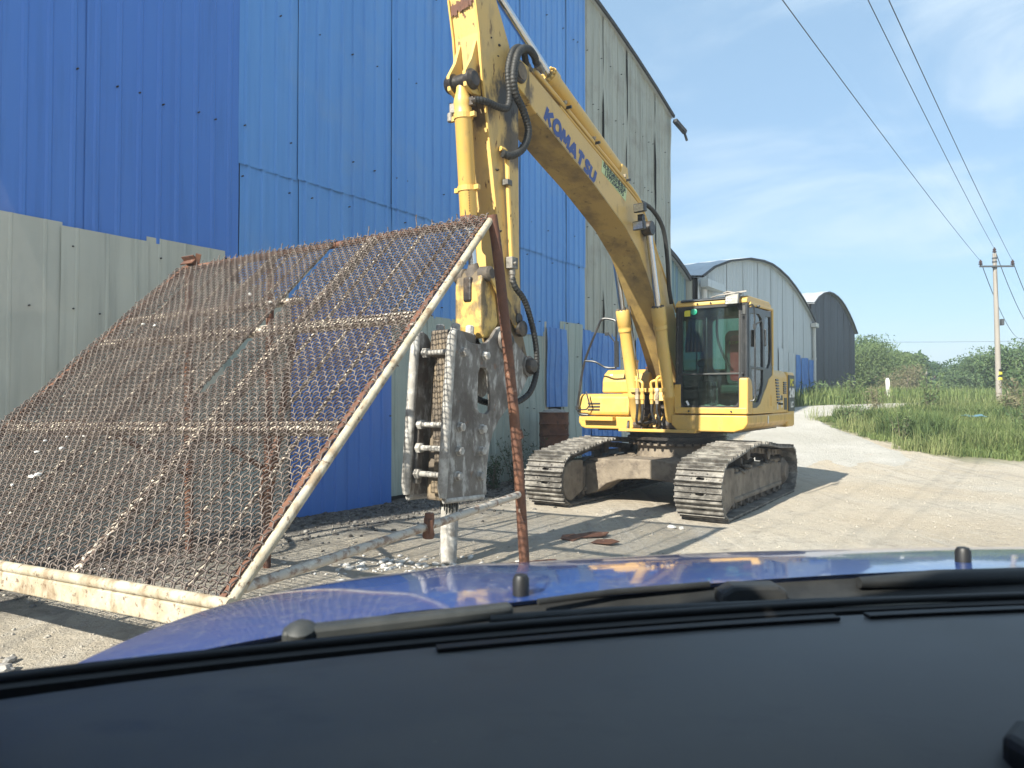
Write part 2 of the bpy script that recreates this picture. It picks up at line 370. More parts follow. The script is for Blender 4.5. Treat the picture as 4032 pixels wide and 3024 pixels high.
class MB:
    def __init__(s):
        s.v = []; s.f = []
    def add(s, vs, fs):
        o = len(s.v)
        s.v.extend([tuple(p) for p in vs])
        s.f.extend([tuple(i + o for i in f) for f in fs])
        return s
    def box(s, x0, x1, y0, y1, z0, z1):
        return s.add([(x0, y0, z0), (x1, y0, z0), (x1, y1, z0), (x0, y1, z0), (x0, y0, z1), (x1, y0, z1), (x1, y1, z1), (x0, y1, z1)],
                     [(0, 3, 2, 1), (4, 5, 6, 7), (0, 1, 5, 4), (1, 2, 6, 5), (2, 3, 7, 6), (3, 0, 4, 7)])
    def obox(s, c, size, eul=(0, 0, 0), M=None):
        M = M or Euler(eul).to_matrix()
        c = Vector(c); h = [k / 2 for k in size]
        vs = [c + M @ Vector((sx * h[0], sy * h[1], sz * h[2])) for sz in (-1, 1) for sx, sy in ((-1, -1), (1, -1), (1, 1), (-1, 1))]
        return s.add(vs, [(0, 3, 2, 1), (4, 5, 6, 7), (0, 1, 5, 4), (1, 2, 6, 5), (2, 3, 7, 6), (3, 0, 4, 7)])
    def beam(s, p0, p1, w, h, up=(0, 0, 1)):
        p0 = Vector(p0); p1 = Vector(p1); d = (p1 - p0).normalized()
        a = d.cross(Vector(up)).normalized(); b = a.cross(d).normalized()
        vs = [p + a * (sx * w / 2) + b * (sz * h / 2) for p in (p0, p1) for sx, sz in ((-1, -1), (1, -1), (1, 1), (-1, 1))]
        return s.add(vs, [(0, 1, 2, 3), (7, 6, 5, 4), (0, 4, 5, 1), (1, 5, 6, 2), (2, 6, 7, 3), (3, 7, 4, 0)])
    def prism(s, poly, axis, a, b, holes=()):
        def m(p, t):
            return (p[0], t, p[1]) if axis == 'y' else ((t, p[0], p[1]) if axis == 'x' else (p[0], p[1], t))
        if not holes:
            n = len(poly)
            vs = [m(p, a) for p in poly] + [m(p, b) for p in poly]
            fs = [tuple(range(n - 1, -1, -1)), tuple(range(n, 2 * n))] + [(i, (i + 1) % n, n + (i + 1) % n, n + i) for i in range(n)]
            return s.add(vs, fs)
        loops = [list(poly)] + [list(h) for h in holes]
        flat = [p for lo in loops for p in lo]
        n = len(flat)
        tris = tessellate_polygon([[Vector((p[0], p[1], 0)) for p in lo] for lo in loops])
        vs = [m(p, a) for p in flat] + [m(p, b) for p in flat]
        fs = [tuple(t) for t in tris] + [tuple(i + n for i in reversed(t)) for t in tris]
        o = 0
        for lo in loops:
            k = len(lo)
            fs += [(o + i, o + (i + 1) % k, n + o + (i + 1) % k, n + o + i) for i in range(k)]
            o += k
        return s.add(vs, fs)
    def tube(s, pts, r, n=8, caps=True):
        pts = [Vector(p) for p in pts]
        rs = r if isinstance(r, (list, tuple)) else [r] * len(pts)
        rings = []
        a = b = None
        for i, p in enumerate(pts):
            d = (pts[min(i + 1, len(pts) - 1)] - pts[max(i - 1, 0)])
            if d.length < 1e-9: d = Vector((0, 0, 1))
            d.normalize()
            if a is None:
                a, b = orient(d)
            else:
                a = (a - d * a.dot(d)).normalized(); b = d.cross(a)
            rings.append([p + (a * math.cos(2 * math.pi * k / n) + b * math.sin(2 * math.pi * k / n)) * rs[i] for k in range(n)])
        vs = [q for rg in rings for q in rg]
        fs = []
        for i in range(len(rings) - 1):
            for k in range(n):
                fs.append((i * n + k, i * n + (k + 1) % n, (i + 1) * n + (k + 1) % n, (i + 1) * n + k))
        if caps:
            fs.append(tuple(range(n - 1, -1, -1)))
            fs.append(tuple((len(rings) - 1) * n + k for k in range(n)))
        return s.add(vs, fs)
    def cyl(s, p0, p1, r, n=16, r2=None):
        return s.tube([p0, p1], [r, r if r2 is None else r2], n)
    def lathe(s, p, d, prof, n=16):
        """prof: (distance along d, radius)"""
        p = Vector(p); d = Vector(d).normalized(); a, b = orient(d)
        vs = [p + d * t + (a * math.cos(2 * math.pi * k / n) + b * math.sin(2 * math.pi * k / n)) * r for t, r in prof for k in range(n)]
        fs = [(i * n + k, i * n + (k + 1) % n, (i + 1) * n + (k + 1) % n, (i + 1) * n + k) for i in range(len(prof) - 1) for k in range(n)]
        fs += [tuple(range(n - 1, -1, -1)), tuple((len(prof) - 1) * n + k for k in range(n))]
        return s.add(vs, fs)
    def rock(s, c, r, seed, flat=0.7, sub=1):
        bm = bmesh.new()
        bmesh.ops.create_icosphere(bm, subdivisions=sub, radius=1)
        g = random.Random(seed)
        sx, sy, sz = g.uniform(.7, 1.3), g.uniform(.7, 1.2), flat * g.uniform(.7, 1.1)
        az = g.uniform(0, 6.28)
        vs = []
        for v in bm.verts:
            k = r * g.uniform(.75, 1.15)
            x, y, z = v.co.x * sx * k, v.co.y * sy * k, v.co.z * sz * k
            vs.append((c[0] + x * math.cos(az) - y * math.sin(az), c[1] + x * math.sin(az) + y * math.cos(az), c[2] + z))
        fs = [tuple(v.index for v in f.verts) for f in bm.faces]
        bm.free()
        return s.add(vs, fs)
    def mesh(s, name, m, smooth=None, recalc=True):
        me = bpy.data.meshes.new(name)
        me.from_pydata([tuple(p) for p in s.v], [], s.f)
        if recalc:
            bm = bmesh.new(); bm.from_mesh(me)
            bmesh.ops.recalc_face_normals(bm, faces=bm.faces)
            bm.to_mesh(me); bm.free()
        me.materials.append(MATS[m])
        if smooth is not None:
            me.shade_smooth()
            me.set_sharp_from_angle(angle=R(smooth))
        return me
    def build(s, name, m, parent=None, bevel=0, seg=2, smooth=None, kind=None, label=None, recalc=True):
        o = bpy.data.objects.new(name, s.mesh(name, m, smooth, recalc))
        link(o, parent)
        if bevel:
            bv = o.modifiers.new('bevel', 'BEVEL')
            bv.width = bevel; bv.segments = seg; bv.limit_method = 'ANGLE'; bv.angle_limit = R(35)
        tag(o, label=label, kind=kind)
        return o

def np_object(name, verts, faces, m, parent=None, kind=None, nper=4, smooth=False):
    """fast mesh from numpy arrays with faces of nper corners"""
    me = bpy.data.meshes.new(name)
    me.vertices.add(len(verts))
    me.vertices.foreach_set('co', np.ascontiguousarray(verts, dtype=np.float32).ravel())
    me.loops.add(faces.size)
    me.loops.foreach_set('vertex_index', np.ascontiguousarray(faces, dtype=np.int32).ravel())
    me.polygons.add(len(faces))
    me.polygons.foreach_set('loop_start', np.arange(0, faces.size, nper, dtype=np.int32))
    me.polygons.foreach_set('loop_total', np.full(len(faces), nper, dtype=np.int32))
    if smooth:
        me.polygons.foreach_set('use_smooth', np.ones(len(faces), dtype=bool))
    me.update(calc_edges=True)
    me.materials.append(MATS[m])
    o = bpy.data.objects.new(name, me)
    link(o, parent)
    tag(o, kind=kind)
    return o

def smooth_pts(pts, k=5):
    """Catmull-Rom through pts"""
    P = [Vector(p) for p in pts]
    P = [P[0] * 2 - P[1]] + P + [P[-1] * 2 - P[-2]]
    out = []
    for i in range(1, len(P) - 2):
        for j in range(k):
            t = j / k
            a, b, c, d = P[i - 1], P[i], P[i + 1], P[i + 2]
            out.append(0.5 * ((2 * b) + (c - a) * t + (2 * a - 5 * b + 4 * c - d) * t * t + (3 * b - a - 3 * c + d) * t ** 3))
    out.append(P[-2])
    return out

def text_mesh(name, body, size, m, M, parent, bold=0.0, shear=0.0, extrude=0.002, align='CENTER', sx=1.0):
    cu = bpy.data.curves.new(name, 'FONT')
    cu.body = body; cu.size = size; cu.extrude = extrude; cu.offset = bold; cu.shear = shear
    cu.align_x = align; cu.align_y = 'CENTER'
    cu.resolution_u = 3
    t = bpy.data.objects.new(name, cu)
    col.objects.link(t)
    dg = bpy.context.evaluated_depsgraph_get()
    me = bpy.data.meshes.new_from_object(t.evaluated_get(dg))
    bpy.data.objects.remove(t); bpy.data.curves.remove(cu)
    me.transform(M @ Matrix.Scale(sx, 4, (1, 0, 0)))
    me.materials.clear(); me.materials.append(MATS[m])
    o = bpy.data.objects.new(name, me)
    link(o, parent)
    return o

def frame(origin, xdir, ydir):
    x = Vector(xdir).normalized(); z = x.cross(Vector(ydir)).normalized(); y = z.cross(x)
    M = Matrix((x, y, z)).transposed().to_4x4()
    M.translation = Vector(origin)
    return M

# ------------------------------------------------------------------ terrain
W0 = Vector((-1.884, 10.9, 0))
WA = R(55)
wd = Vector((math.cos(WA), math.sin(WA), 0))           # along the gable walls
wnv = Vector((wd.y, -wd.x, 0))                          # out of them, into the yard

def gz(x, y):
    y = np.asarray(y, dtype=float)
    k = 1.2
    a = k * np.log1p(np.exp(np.clip((y - 14.8) / k, -40, 40)))
    b = k * np.log1p(np.exp(np.clip((y - 29.3) / k, -40, 40)))
    return 0.096 * (a - b)

def relief(x, y):
    return (0.012 * np.sin(x * 1.7 + 0.6 * y) * np.cos(y * 1.3 - x * 0.4) + 0.006 * np.sin(x * 5.1 + y * 2.2) * np.sin(y * 4.3 - x) +
            0.003 * np.sin(x * 13 + 3 * np.sin(y * 7)) * np.cos(y * 11.7))

def axis_steps(lo, hi, fine_lo, fine_hi, step, grow=1.25):
    a = list(np.arange(fine_lo, fine_hi + 1e-6, step))
    d, x = step, fine_lo
    while x > lo:
        d *= grow; x -= d; a.insert(0, x)
    d, x = step, fine_hi
    while x < hi:
        d *= grow; x += d; a.append(x)
    return np.array(a)

gx = axis_steps(-900, 1300, -7, 14, 0.14)
gy = axis_steps(-300, 1900, 2.5, 31, 0.14)
GX, GY = np.meshgrid(gx, gy)
GZ = gz(GX, GY) + relief(GX, GY) * np.clip(1.5 - np.hypot(GX, GY) / 60, 0, 1)
gv = np.stack([GX, GY, GZ], -1).reshape(-1, 3)
nx, ny = len(gx), len(gy)
ii = (np.arange(ny - 1)[:, None] * nx + np.arange(nx - 1)[None, :]).ravel()
gf = np.stack([ii, ii + 1, ii + 1 + nx, ii + nx], -1)

def ground_material(name, road=False):
    m = bpy.data.materials.new(name)
    m.use_nodes = True
    n, l = m.node_tree.nodes, m.node_tree.links
    b = n['Principled BSDF']
    b.inputs['Roughness'].default_value = 0.92
    b.inputs['Specular IOR Level'].default_value = 0.2
    geo = n.new('ShaderNodeNewGeometry')
    def noise(scale, detail=6, rough=0.6, st=None, rot=0.0):
        t = n.new('ShaderNodeTexNoise')
        t.inputs['Scale'].default_value = scale
        t.inputs['Detail'].default_value = detail
        t.inputs['Roughness'].default_value = rough
        if st:
            mpp = n.new('ShaderNodeMapping'); mpp.inputs['Scale'].default_value = st; mpp.inputs['Rotation'].default_value = (0, 0, rot); mpp.vector_type = 'TEXTURE' if False else 'POINT'
            l.new(geo.outputs['Position'], mpp.inputs['Vector']); l.new(mpp.outputs['Vector'], t.inputs['Vector'])
        else:
            l.new(geo.outputs['Position'], t.inputs['Vector'])
        return t.outputs['Fac']
    def rng(v, a, c, lo=0.0, hi=1.0):
        r = n.new('ShaderNodeMapRange')
        r.inputs['From Min'].default_value = a; r.inputs['From Max'].default_value = c
        r.inputs['To Min'].default_value = lo; r.inputs['To Max'].default_value = hi
        l.new(v, r.inputs['Value'])
        return r.outputs[0]
    def mix(f, a, c):
        x = n.new('ShaderNodeMix'); x.data_type = 'RGBA'
        if isinstance(f, float): x.inputs[0].default_value = f
        else: l.new(f, x.inputs[0])
        for k, q in ((6, a), (7, c)):
            if isinstance(q, tuple): x.inputs[k].default_value = (*q, 1)
            else: l.new(q, x.inputs[k])
        return x.outputs[2]
    def math_(op, a, c):
        x = n.new('ShaderNodeMath'); x.operation = op
        for k, q in ((0, a), (1, c)):
            if isinstance(q, (int, float)): x.inputs[k].default_value = q
            else: l.new(q, x.inputs[k])
        return x.outputs[0]
    if road:
        c = mix(rng(noise(0.6), 0.35, 0.7), (0.40, 0.38, 0.335), (0.50, 0.48, 0.44))
        c = mix(rng(noise(9), 0.56, 0.72, 0, .7), c, (0.31, 0.285, 0.245))
        c = mix(rng(noise(55, 3), 0.60, 0.70, 0, .6), c, (0.56, 0.55, 0.52))
    else:
        c = mix(rng(noise(0.45), 0.36, 0.66), (0.44, 0.38, 0.295), (0.51, 0.465, 0.39))
        c = mix(rng(noise(1.6, 7, .7), 0.50, 0.72, 0, .75), c, (0.335, 0.315, 0.28))
        c = mix(rng(noise(5, 8, .78), 0.52, 0.66, 0, .8), c, (0.26, 0.235, 0.20))
        c = mix(rng(noise(16, 6, .8), 0.55, 0.66, 0, .75), c, (0.22, 0.20, 0.175))
        c = mix(rng(noise(30, 4, .75), 0.57, 0.66, 0, .8), c, (0.58, 0.555, 0.50))
        c = mix(rng(noise(1.1, 5, .6, (3.4, .35, 1)), 0.56, 0.72, 0, .5), c, (0.50, 0.475, 0.43))
        c = mix(rng(noise(1.0, 5, .6, (5.5, .22, 1), R(-32)), 0.55, 0.66, 0, .6), c, (0.30, 0.275, 0.235))
        c = mix(rng(noise(1.3, 5, .6, (5.0, .16, 1), R(-58)), 0.57, 0.68, 0, .55), c, (0.55, 0.50, 0.42))
        c = mix(rng(noise(.25, 4, .5), 0.45, 0.65, 0, .55), c, (0.47, 0.39, 0.285))
        # darker, speckled ground in a ragged band along the foot of the near shed
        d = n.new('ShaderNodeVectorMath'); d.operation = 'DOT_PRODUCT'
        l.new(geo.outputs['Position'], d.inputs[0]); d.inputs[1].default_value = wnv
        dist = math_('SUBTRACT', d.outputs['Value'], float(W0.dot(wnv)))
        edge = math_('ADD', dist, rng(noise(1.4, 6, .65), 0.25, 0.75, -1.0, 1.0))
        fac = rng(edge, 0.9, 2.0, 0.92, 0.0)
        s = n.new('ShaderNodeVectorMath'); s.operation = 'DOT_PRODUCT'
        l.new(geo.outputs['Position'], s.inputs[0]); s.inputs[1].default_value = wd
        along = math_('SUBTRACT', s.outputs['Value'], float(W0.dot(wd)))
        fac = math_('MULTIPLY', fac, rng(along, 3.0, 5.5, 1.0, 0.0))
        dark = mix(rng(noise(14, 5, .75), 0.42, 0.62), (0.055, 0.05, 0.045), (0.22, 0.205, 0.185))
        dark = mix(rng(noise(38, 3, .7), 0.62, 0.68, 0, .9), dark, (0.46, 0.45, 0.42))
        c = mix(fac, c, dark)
        # soil under the grass beyond the yard
        sx = n.new('ShaderNodeSeparateXYZ'); l.new(geo.outputs['Position'], sx.inputs[0])
        gfac = math_('MULTIPLY', rng(math_('ADD', sx.outputs['X'], rng(noise(1.2), .3, .7, -.5, .5)), 9.9, 10.3), rng(sx.outputs['Y'], 15.5, 17))
        far = rng(sx.outputs['Y'], 27.5, 30)
        gfac = math_('MAXIMUM', gfac, far)
        soil = mix(rng(noise(2.2), 0.4, 0.65), (0.075, 0.095, 0.035), (0.16, 0.165, 0.075))
        c = mix(gfac, c, soil)
    l.new(c, b.inputs['Base Color'])
    bp = n.new('ShaderNodeBump')
    bp.inputs['Strength'].default_value = 1.0
    bp.inputs['Distance'].default_value = 0.045
    h = math_('ADD', math_('MULTIPLY', noise(9, 8, .7), 1.0), math_('MULTIPLY', noise(60, 4, .7), 0.5))
    l.new(h, bp.inputs['Height'])
    l.new(bp.outputs['Normal'], b.inputs['Normal'])
    MATS[name] = m
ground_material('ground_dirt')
ground_material('road_chalk', True)
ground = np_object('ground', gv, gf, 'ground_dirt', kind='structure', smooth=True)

# pale gravel road that leaves the yard and bends right behind the grass bank
rl = smooth_pts([(4.2, 14.2, 0), (6.4, 20, 0), (8.9, 25, 0), (11.3, 28.3, 0), (14, 29.6, 0), (17.3, 31.3, 0), (26, 34.5, 0)], 12)
rr = smooth_pts([(9.2, 14.6, 0), (9.75, 18.5, 0), (10.0, 22, 0), (10.5, 24.4, 0), (12.6, 25.7, 0), (15.9, 28.4, 0), (26, 32, 0)], 12)
rv = []
for i, (a, b) in enumerate(zip(rl, rr)):
    for k in range(15):
        t = k / 14
        p = a.lerp(b, t)
        if k in (0, 14):
            p += Vector((math.sin(i * 2.3) + math.sin(i * 0.9), math.cos(i * 1.7), 0)) * 0.11
        rv.append((p.x, p.y, float(gz(p.x, p.y) + relief(p.x, p.y) * max(0, min(1, 1.5 - p.length / 60))) + (0.035 if 0 < k < 14 else -0.05) - .09 * max(0, 1 - i / (6 + 2.5 * math.sin(k * 2.1)))))
rv = np.array(rv)
ii = (np.arange(len(rl) - 1)[:, None] * 15 + np.arange(14)[None, :]).ravel()
np_object('road', rv, np.stack([ii, ii + 1, ii + 16, ii + 15], -1), 'road_chalk', kind='structure', smooth=True)

# ------------------------------------------------------------------ sheds
def interp(tab):
    xs = [p[0] for p in tab]; zs = [p[1] for p in tab]
    return lambda x: float(np.interp(x, xs, zs))

def sheet(root, x0, x1, z0, z1, m, off=0.0, pitch=0.22, ribh=0.024, ribw=0.034, dents=0.006, seed=0, rows=8, tilt=0.0, name='sheet'):
    """one ribbed metal sheet on a wall; z0 and z1 may be functions of x; off pushes it out of the wall"""
    f0 = z0 if callable(z0) else (lambda x: z0)
    f1 = z1 if callable(z1) else (lambda x: z1)
    g = random.Random(seed * 7919 + 13)
    prof = [(x0, 0.0)]
    x = x0 + pitch * 0.5
    while x < x1 - ribw:
        prof += [(x - ribw, 0), (x - ribw * .45, ribh), (x + ribw * .45, ribh), (x + ribw, 0)]
        x += pitch
    prof.append((x1, 0.0))
    ph = [g.uniform(0, 6.28) for _ in range(6)]
    vs = []
    nr = rows + 1
    jz0, jz1 = g.uniform(-.02, .02), g.uniform(-.02, .02)
    for j in range(nr):
        t = j / rows
        for (px, py) in prof:
            za, zb = f0(px) + jz0, f1(px) + (jz1 if not callable(z1) else 0)
            z = za + (zb - za) * t
            d = dents * (math.sin(px * 3.1 + z * 1.3 + ph[0]) + math.sin(px * 7.7 - z * 2.9 + ph[1]) * .6 + math.sin(z * 5.3 + ph[2] + px * 2) * .5)
            dx = tilt * (z - za) + dents * .6 * math.sin(z * 1.1 + ph[3])
            vs.append((px + dx, -(off + py + d), z))
    k = len(prof)
    fs = [(j * k + i, j * k + i + 1, (j + 1) * k + i + 1, (j + 1) * k + i) for j in range(rows) for i in range(k - 1)]
    o = MB().add(vs, fs).build(name, m, root, recalc=False)
    return o

def shed_shell(root, tab, x0, x1, depth, back=0.10, base=-0.3, eave=0.25, roofm='roof_zinc', trim=.13):
    f = interp(tab)
    xs = [x for x, z in tab if x0 <= x <= x1]
    if xs[0] > x0: xs.insert(0, x0)
    if xs[-1] < x1: xs.append(x1)
    poly = [(x0 + .02, base)] + [(min(max(x, x0 + .02), x1 - .02), f(x) - .05) for x in xs] + [(x1 - .02, base)]
    MB().prism(poly, 'y', back, back + .06).build('backing_wall', 'backing', root)
    # arched roof with corrugations running down the slope
    mb = MB()
    n = int(depth / 0.35)
    top = []
    for j in range(n + 1):
        y = -eave + j * (depth + eave) / n
        h = 0.035 * (j % 2)
        top.append([(x, y, f(x) + .03 + h) for x in xs])
    vs = [p for r_ in top for p in r_]
    k = len(xs)
    fs = [(j * k + i, j * k + i + 1, (j + 1) * k + i + 1, (j + 1) * k + i) for j in range(n) for i in range(k - 1)]
    o = len(vs)
    vs += [(p[0], p[1], p[2] - .07) for r_ in top for p in r_]
    fs += [tuple(q + o for q in reversed(f_)) for f_ in fs]
    mb.add(vs, fs)
    rf = mb.build('roof', roofm, root, recalc=False)
    # dark edge trim along the gable
    e = MB()
    for a, b in zip(xs[:-1], xs[1:]):
        e.beam((a, -eave - .03, f(a) + .0), (b, -eave - .03, f(b) + .0), .05, trim)
    e.build('edge_trim', 'roof_edge', rf)
    # side walls and rear
    for x in (x0, x1):
        MB().box(x - .03, x + .03, .17, depth, base, f(x) - .08).build('side_wall', 'sheet_grey', root)
    MB().prism(poly, 'y', depth - .03, depth + .03).build('rear_wall', 'sheet_grey', root)
    return f

def at_wall(s, y, z=0):
    p = W0 + wd * s - wnv * y
    return (p.x, p.y, z)

# --- near shed: deep blue, faded blue and grey sheets patched together
near = empty('patched_shed', tuple(W0), WA, 'tall shed patched from deep blue, faded blue and grey ribbed sheets behind the excavator', 'shed')
arch1 = [(x, 11.4 - 0.0149 * x * x) for x in np.linspace(-11.2, 11.1, 19)]
f1 = shed_shell(near, arch1, -11.2, 11.1, 22, eave=.10, trim=.08)
top1 = lambda x: f1(x) - 0.02
sd = 0
def S(*a, **k):
    global sd
    sd += 1
    return sheet(near, *a, seed=sd, **k)
for i in range(10):                                     # deep blue upper row
    a = -2.64 - .885 * (i + 1)
    S(a - .012, a + .885 + .008, 3.30, top1, 'blue_deep', off=.012 + .014 * (i % 2), pitch=.2213, ribh=.014, dents=.0025, rows=10)
for i in range(8):                                      # grey lower row left of the corner of the blue
    a = (-2.83, -3.77, -4.63, -5.5, -6.4, -7.3, -8.2, -9.1)[i]
    b = (-3.78, -4.65, -5.53, -6.43, -7.33, -8.23, -9.13, -10.1)[i]
    S(b, a, -.15, (3.36, 3.31, 3.35, 3.32, 3.36, 3.33, 3.34, 3.33)[i], 'sheet_grey', off=.035 + .016 * (i % 2), pitch=.30, ribh=.007, ribw=.02, dents=.006)
for i in range(10):                                     # faded blue, upper and lower rows
    a = -2.64 + .88 * i
    b = min(a + .885, 6.12)
    if a >= 6.05: break
    S(a, b, 4.52, top1, 'blue_light', off=.016 + .016 * (i % 2), pitch=.22, ribh=.026, dents=.003, rows=10)
    S(a + .03, min(b + .03, 6.11), (2.88, 2.86, 2.9, 2.87, 2.9, 2.86, 2.88, 2.87, 3.06, 3.13)[i], 4.585, 'blue_light', off=-.002 + .014 * (i % 2), pitch=.22, ribh=.026, dents=.004)
for k, (a, b, z0, z1, m, off, dn) in enumerate([
        (-2.85, -2.30, -.1, 3.0, 'sheet_green', .020, .008), (-2.32, -1.84, -.1, 2.95, 'sheet_grey', .004, .008),
        (-1.86, -.95, -.02, 2.93, 'blue_deep', .050, .003), (-.96, .01, -.02, 2.93, 'blue_deep', .036, .003),
        (0.0, .86, .10, 2.95, 'sheet_green', .010, .010), (.84, 1.74, .05, 2.95, 'sheet_green', .022, .010),
        (1.72, 2.64, -.02, 2.95, 'sheet_green', .008, .010), (2.62, 3.52, .0, 2.95, 'sheet_green', .020, .012),
        (3.50, 4.46, .1, 2.95, 'sheet_green', .006, .014), (4.36, 4.60, 1.2, 3.18, 'sheet_grey', .000, .008),
        (4.46, 5.26, 1.40, 3.05, 'blue_patch', .060, .016), (5.02, 5.96, .3, 3.23, 'sheet_green', .034, .014),
        (5.95, 6.38, .3, 3.13, 'blue_patch', .030, .010), (6.34, 7.14, .4, 3.09, 'blue_patch', .046, .020), (7.10, 7.90, .4, 3.16, 'blue_patch', .034, .018),
        (7.88, 8.72, .4, 3.2, 'sheet_grey', .012, .010), (8.69, 9.56, .4, 3.14, 'blue_patch', .040, .014), (9.52, 11.1, .4, 3.2, 'sheet_grey', .010, .010)]):
    S(a, b, z0, z1, m, off=off, pitch=.22 if m != 'sheet_green' else .26, ribh=.022 if 'blue' in m else .016, dents=dn, rows=12)
for k, (a, b) in enumerate([(6.10, 7.02), (6.98, 7.66), (7.63, 8.28), (8.25, 9.12), (9.08, 10.02), (10.0, 10.6), (10.57, 11.12)]):
    S(a, b, 3.08, top1, 'sheet_weathered', off=.012 + .03 * (k % 2), pitch=.30, ribh=.02, ribw=.03, dents=.014, rows=14, tilt=(-.004, .004, 0, .003, -.003, .002, 0)[k])
scw = MB()
for zrow, x0_, x1_ in ((5.0, -5.4, 6.0), (6.6, -5.4, 6.0), (8.2, -5.4, 10.8), (4.35, -2.6, 6.0), (3.1, -2.6, 6.0), (9.4, -2.6, 8), (6.9, 6.2, 10.9), (5.3, 6.2, 10.9), (3.75, 6.2, 10.9), (3.22, -5.4, -2.9), (2.6, -5.4, -2.9), (2.4, 0, 9.5), (1.3, 0, 9.5)):
    x = x0_
    while x < x1_:
        scw.lathe((x + rnd.uniform(-.04, .04), -.03, zrow + rnd.uniform(-.05, .05) + .02 * x), (0, -1, 0), [(0, .009), (.035, .009), (.042, .004)], 6)
        x += rnd.choice((.22, .44, .66, .88, 1.1))
scw.build('screws', 'roof_edge', near, kind='stuff')
# bent bracket left under the eave at the corner
mb = MB(); mb.beam((10.85, -.25, 9.35), (11.35, -.35, 9.15), .12, .10); mb.beam((11.25, -.34, 9.2), (11.42, -.38, 8.92), .05, .05)
mb.build('eave_bracket', 'roof_edge', near)

# --- teal shed in the gap
teal = empty('teal_shed', at_wall(0, .35), WA, 'narrow slice of teal striped shed between the patched shed and the silver shed', 'shed')
arch2 = [(11.2, 5.95), (12.0, 5.72), (12.6, 5.5), (13.12, 5.26)]
shed_shell(teal, arch2, 11.2, 13.12, 14, eave=.15)
f2 = interp(arch2)
for i in range(3):
    sheet(teal, 11.2 + .64 * i, 11.2 + .64 * (i + 1) + .01, -.2, lambda x: f2(x) - .02, 'sheet_teal', off=.01 + .012 * (i % 2), pitch=.16, dents=.004, seed=200 + i)

# --- silver arched shed
silver = empty('silver_shed', at_wall(0, 0), WA, 'silver grey arched shed with blue doors behind the excavator cab', 'shed')
arch3 = [(13.2, 5.33), (14.3, 5.79), (15.9, 6.24), (18.1, 6.67), (19.8, 6.86), (21.0, 6.92), (22.1, 6.88), (23.5, 6.74), (24.8, 6.5), (26.2, 6.16), (27.5, 5.75), (28.6, 5.33)]
f3 = shed_shell(silver, arch3, 13.2, 28.6, 24, eave=.15, trim=.07)
for i in range(17):
    a = 13.2 + .906 * i
    sheet(silver, a, a + .915, -.2, lambda x: f3(x) - .02, 'sheet_silver', off=.008 + .012 * (i % 2), pitch=.18, ribh=.018, dents=.003, seed=300 + i)
for i, (a, b, z1) in enumerate([(21.0, 21.8, 3.9), (22.3, 23.0, 3.7), (23.05, 23.9, 4.0), (24.0, 25.1, 3.6)]):
    sheet(silver, a, b, .3, z1, 'sheet_silver', off=.045 + .012 * (i % 2), pitch=.18, dents=.008, seed=340 + i)
for i in range(4):
    sheet(silver, 25.2 + .82 * i, 25.2 + .82 * i + .78, .4, (3.55, 3.45, 3.5, 3.42)[i], 'blue_patch', off=.06 + .03 * (i % 2), pitch=.2, dents=.015, seed=350 + i, name='door_sheet')
def downpipe(root, x, z1, label=None):
    m_ = MB(); m_.cyl((x, -.14, .2), (x, -.14, z1), .085, 12)
    for z in (z1 * .35, z1 * .7):
        m_.cyl((x, -.14, z - .05), (x, -.14, z + .05), .10, 12)
    p = m_.build('downpipe', 'pvc', root, smooth=40)
    return p
dp = downpipe(silver, 13.42, 4.95)
MB().box(13.15, 14.75, -.36, -.12, 5.0, 5.24).build('gutter_box', 'sheet_silver', silver, bevel=.01)
dp = downpipe(silver, 28.45, 5.0)
MB().box(28.2, 28.75, -.3, -.05, 5.02, 5.22).build('pipe_head', 'pvc', dp, bevel=.01)

# --- dark arched shed
dark = empty('dark_shed', at_wall(0, .05), WA, 'dark navy arched shed, farthest right of the row', 'shed')
arch4 = [(28.75, 6.25), (29.6, 6.62), (30.9, 6.98), (32.2, 7.2), (33.3, 7.25), (34.5, 7.22), (35.5, 7.13), (36.6, 6.95), (38.0, 6.6), (39.4, 6.15), (40.6, 5.65)]
f4 = shed_shell(dark, arch4, 28.75, 40.6, 22, eave=.15, trim=.07)
for i in range(13):
    a = 28.75 + .91 * i
    sheet(dark, a, min(a + .92, 40.6), .2, lambda x: f4(x) - .02, 'sheet_dark', off=.008 + .012 * (i % 2), pitch=.2, ribh=.02, dents=.003, seed=400 + i)

# ------------------------------------------------------------------ utility poles and lines
def insulator(mb, p):
    mb.lathe(p, (0, 0, 1), [(0, .03), (.04, .03), (.05, .085), (.09, .085), (.10, .045), (.13, .045), (.14, .075), (.18, .07), (.22, .03), (.26, .03)], 10)

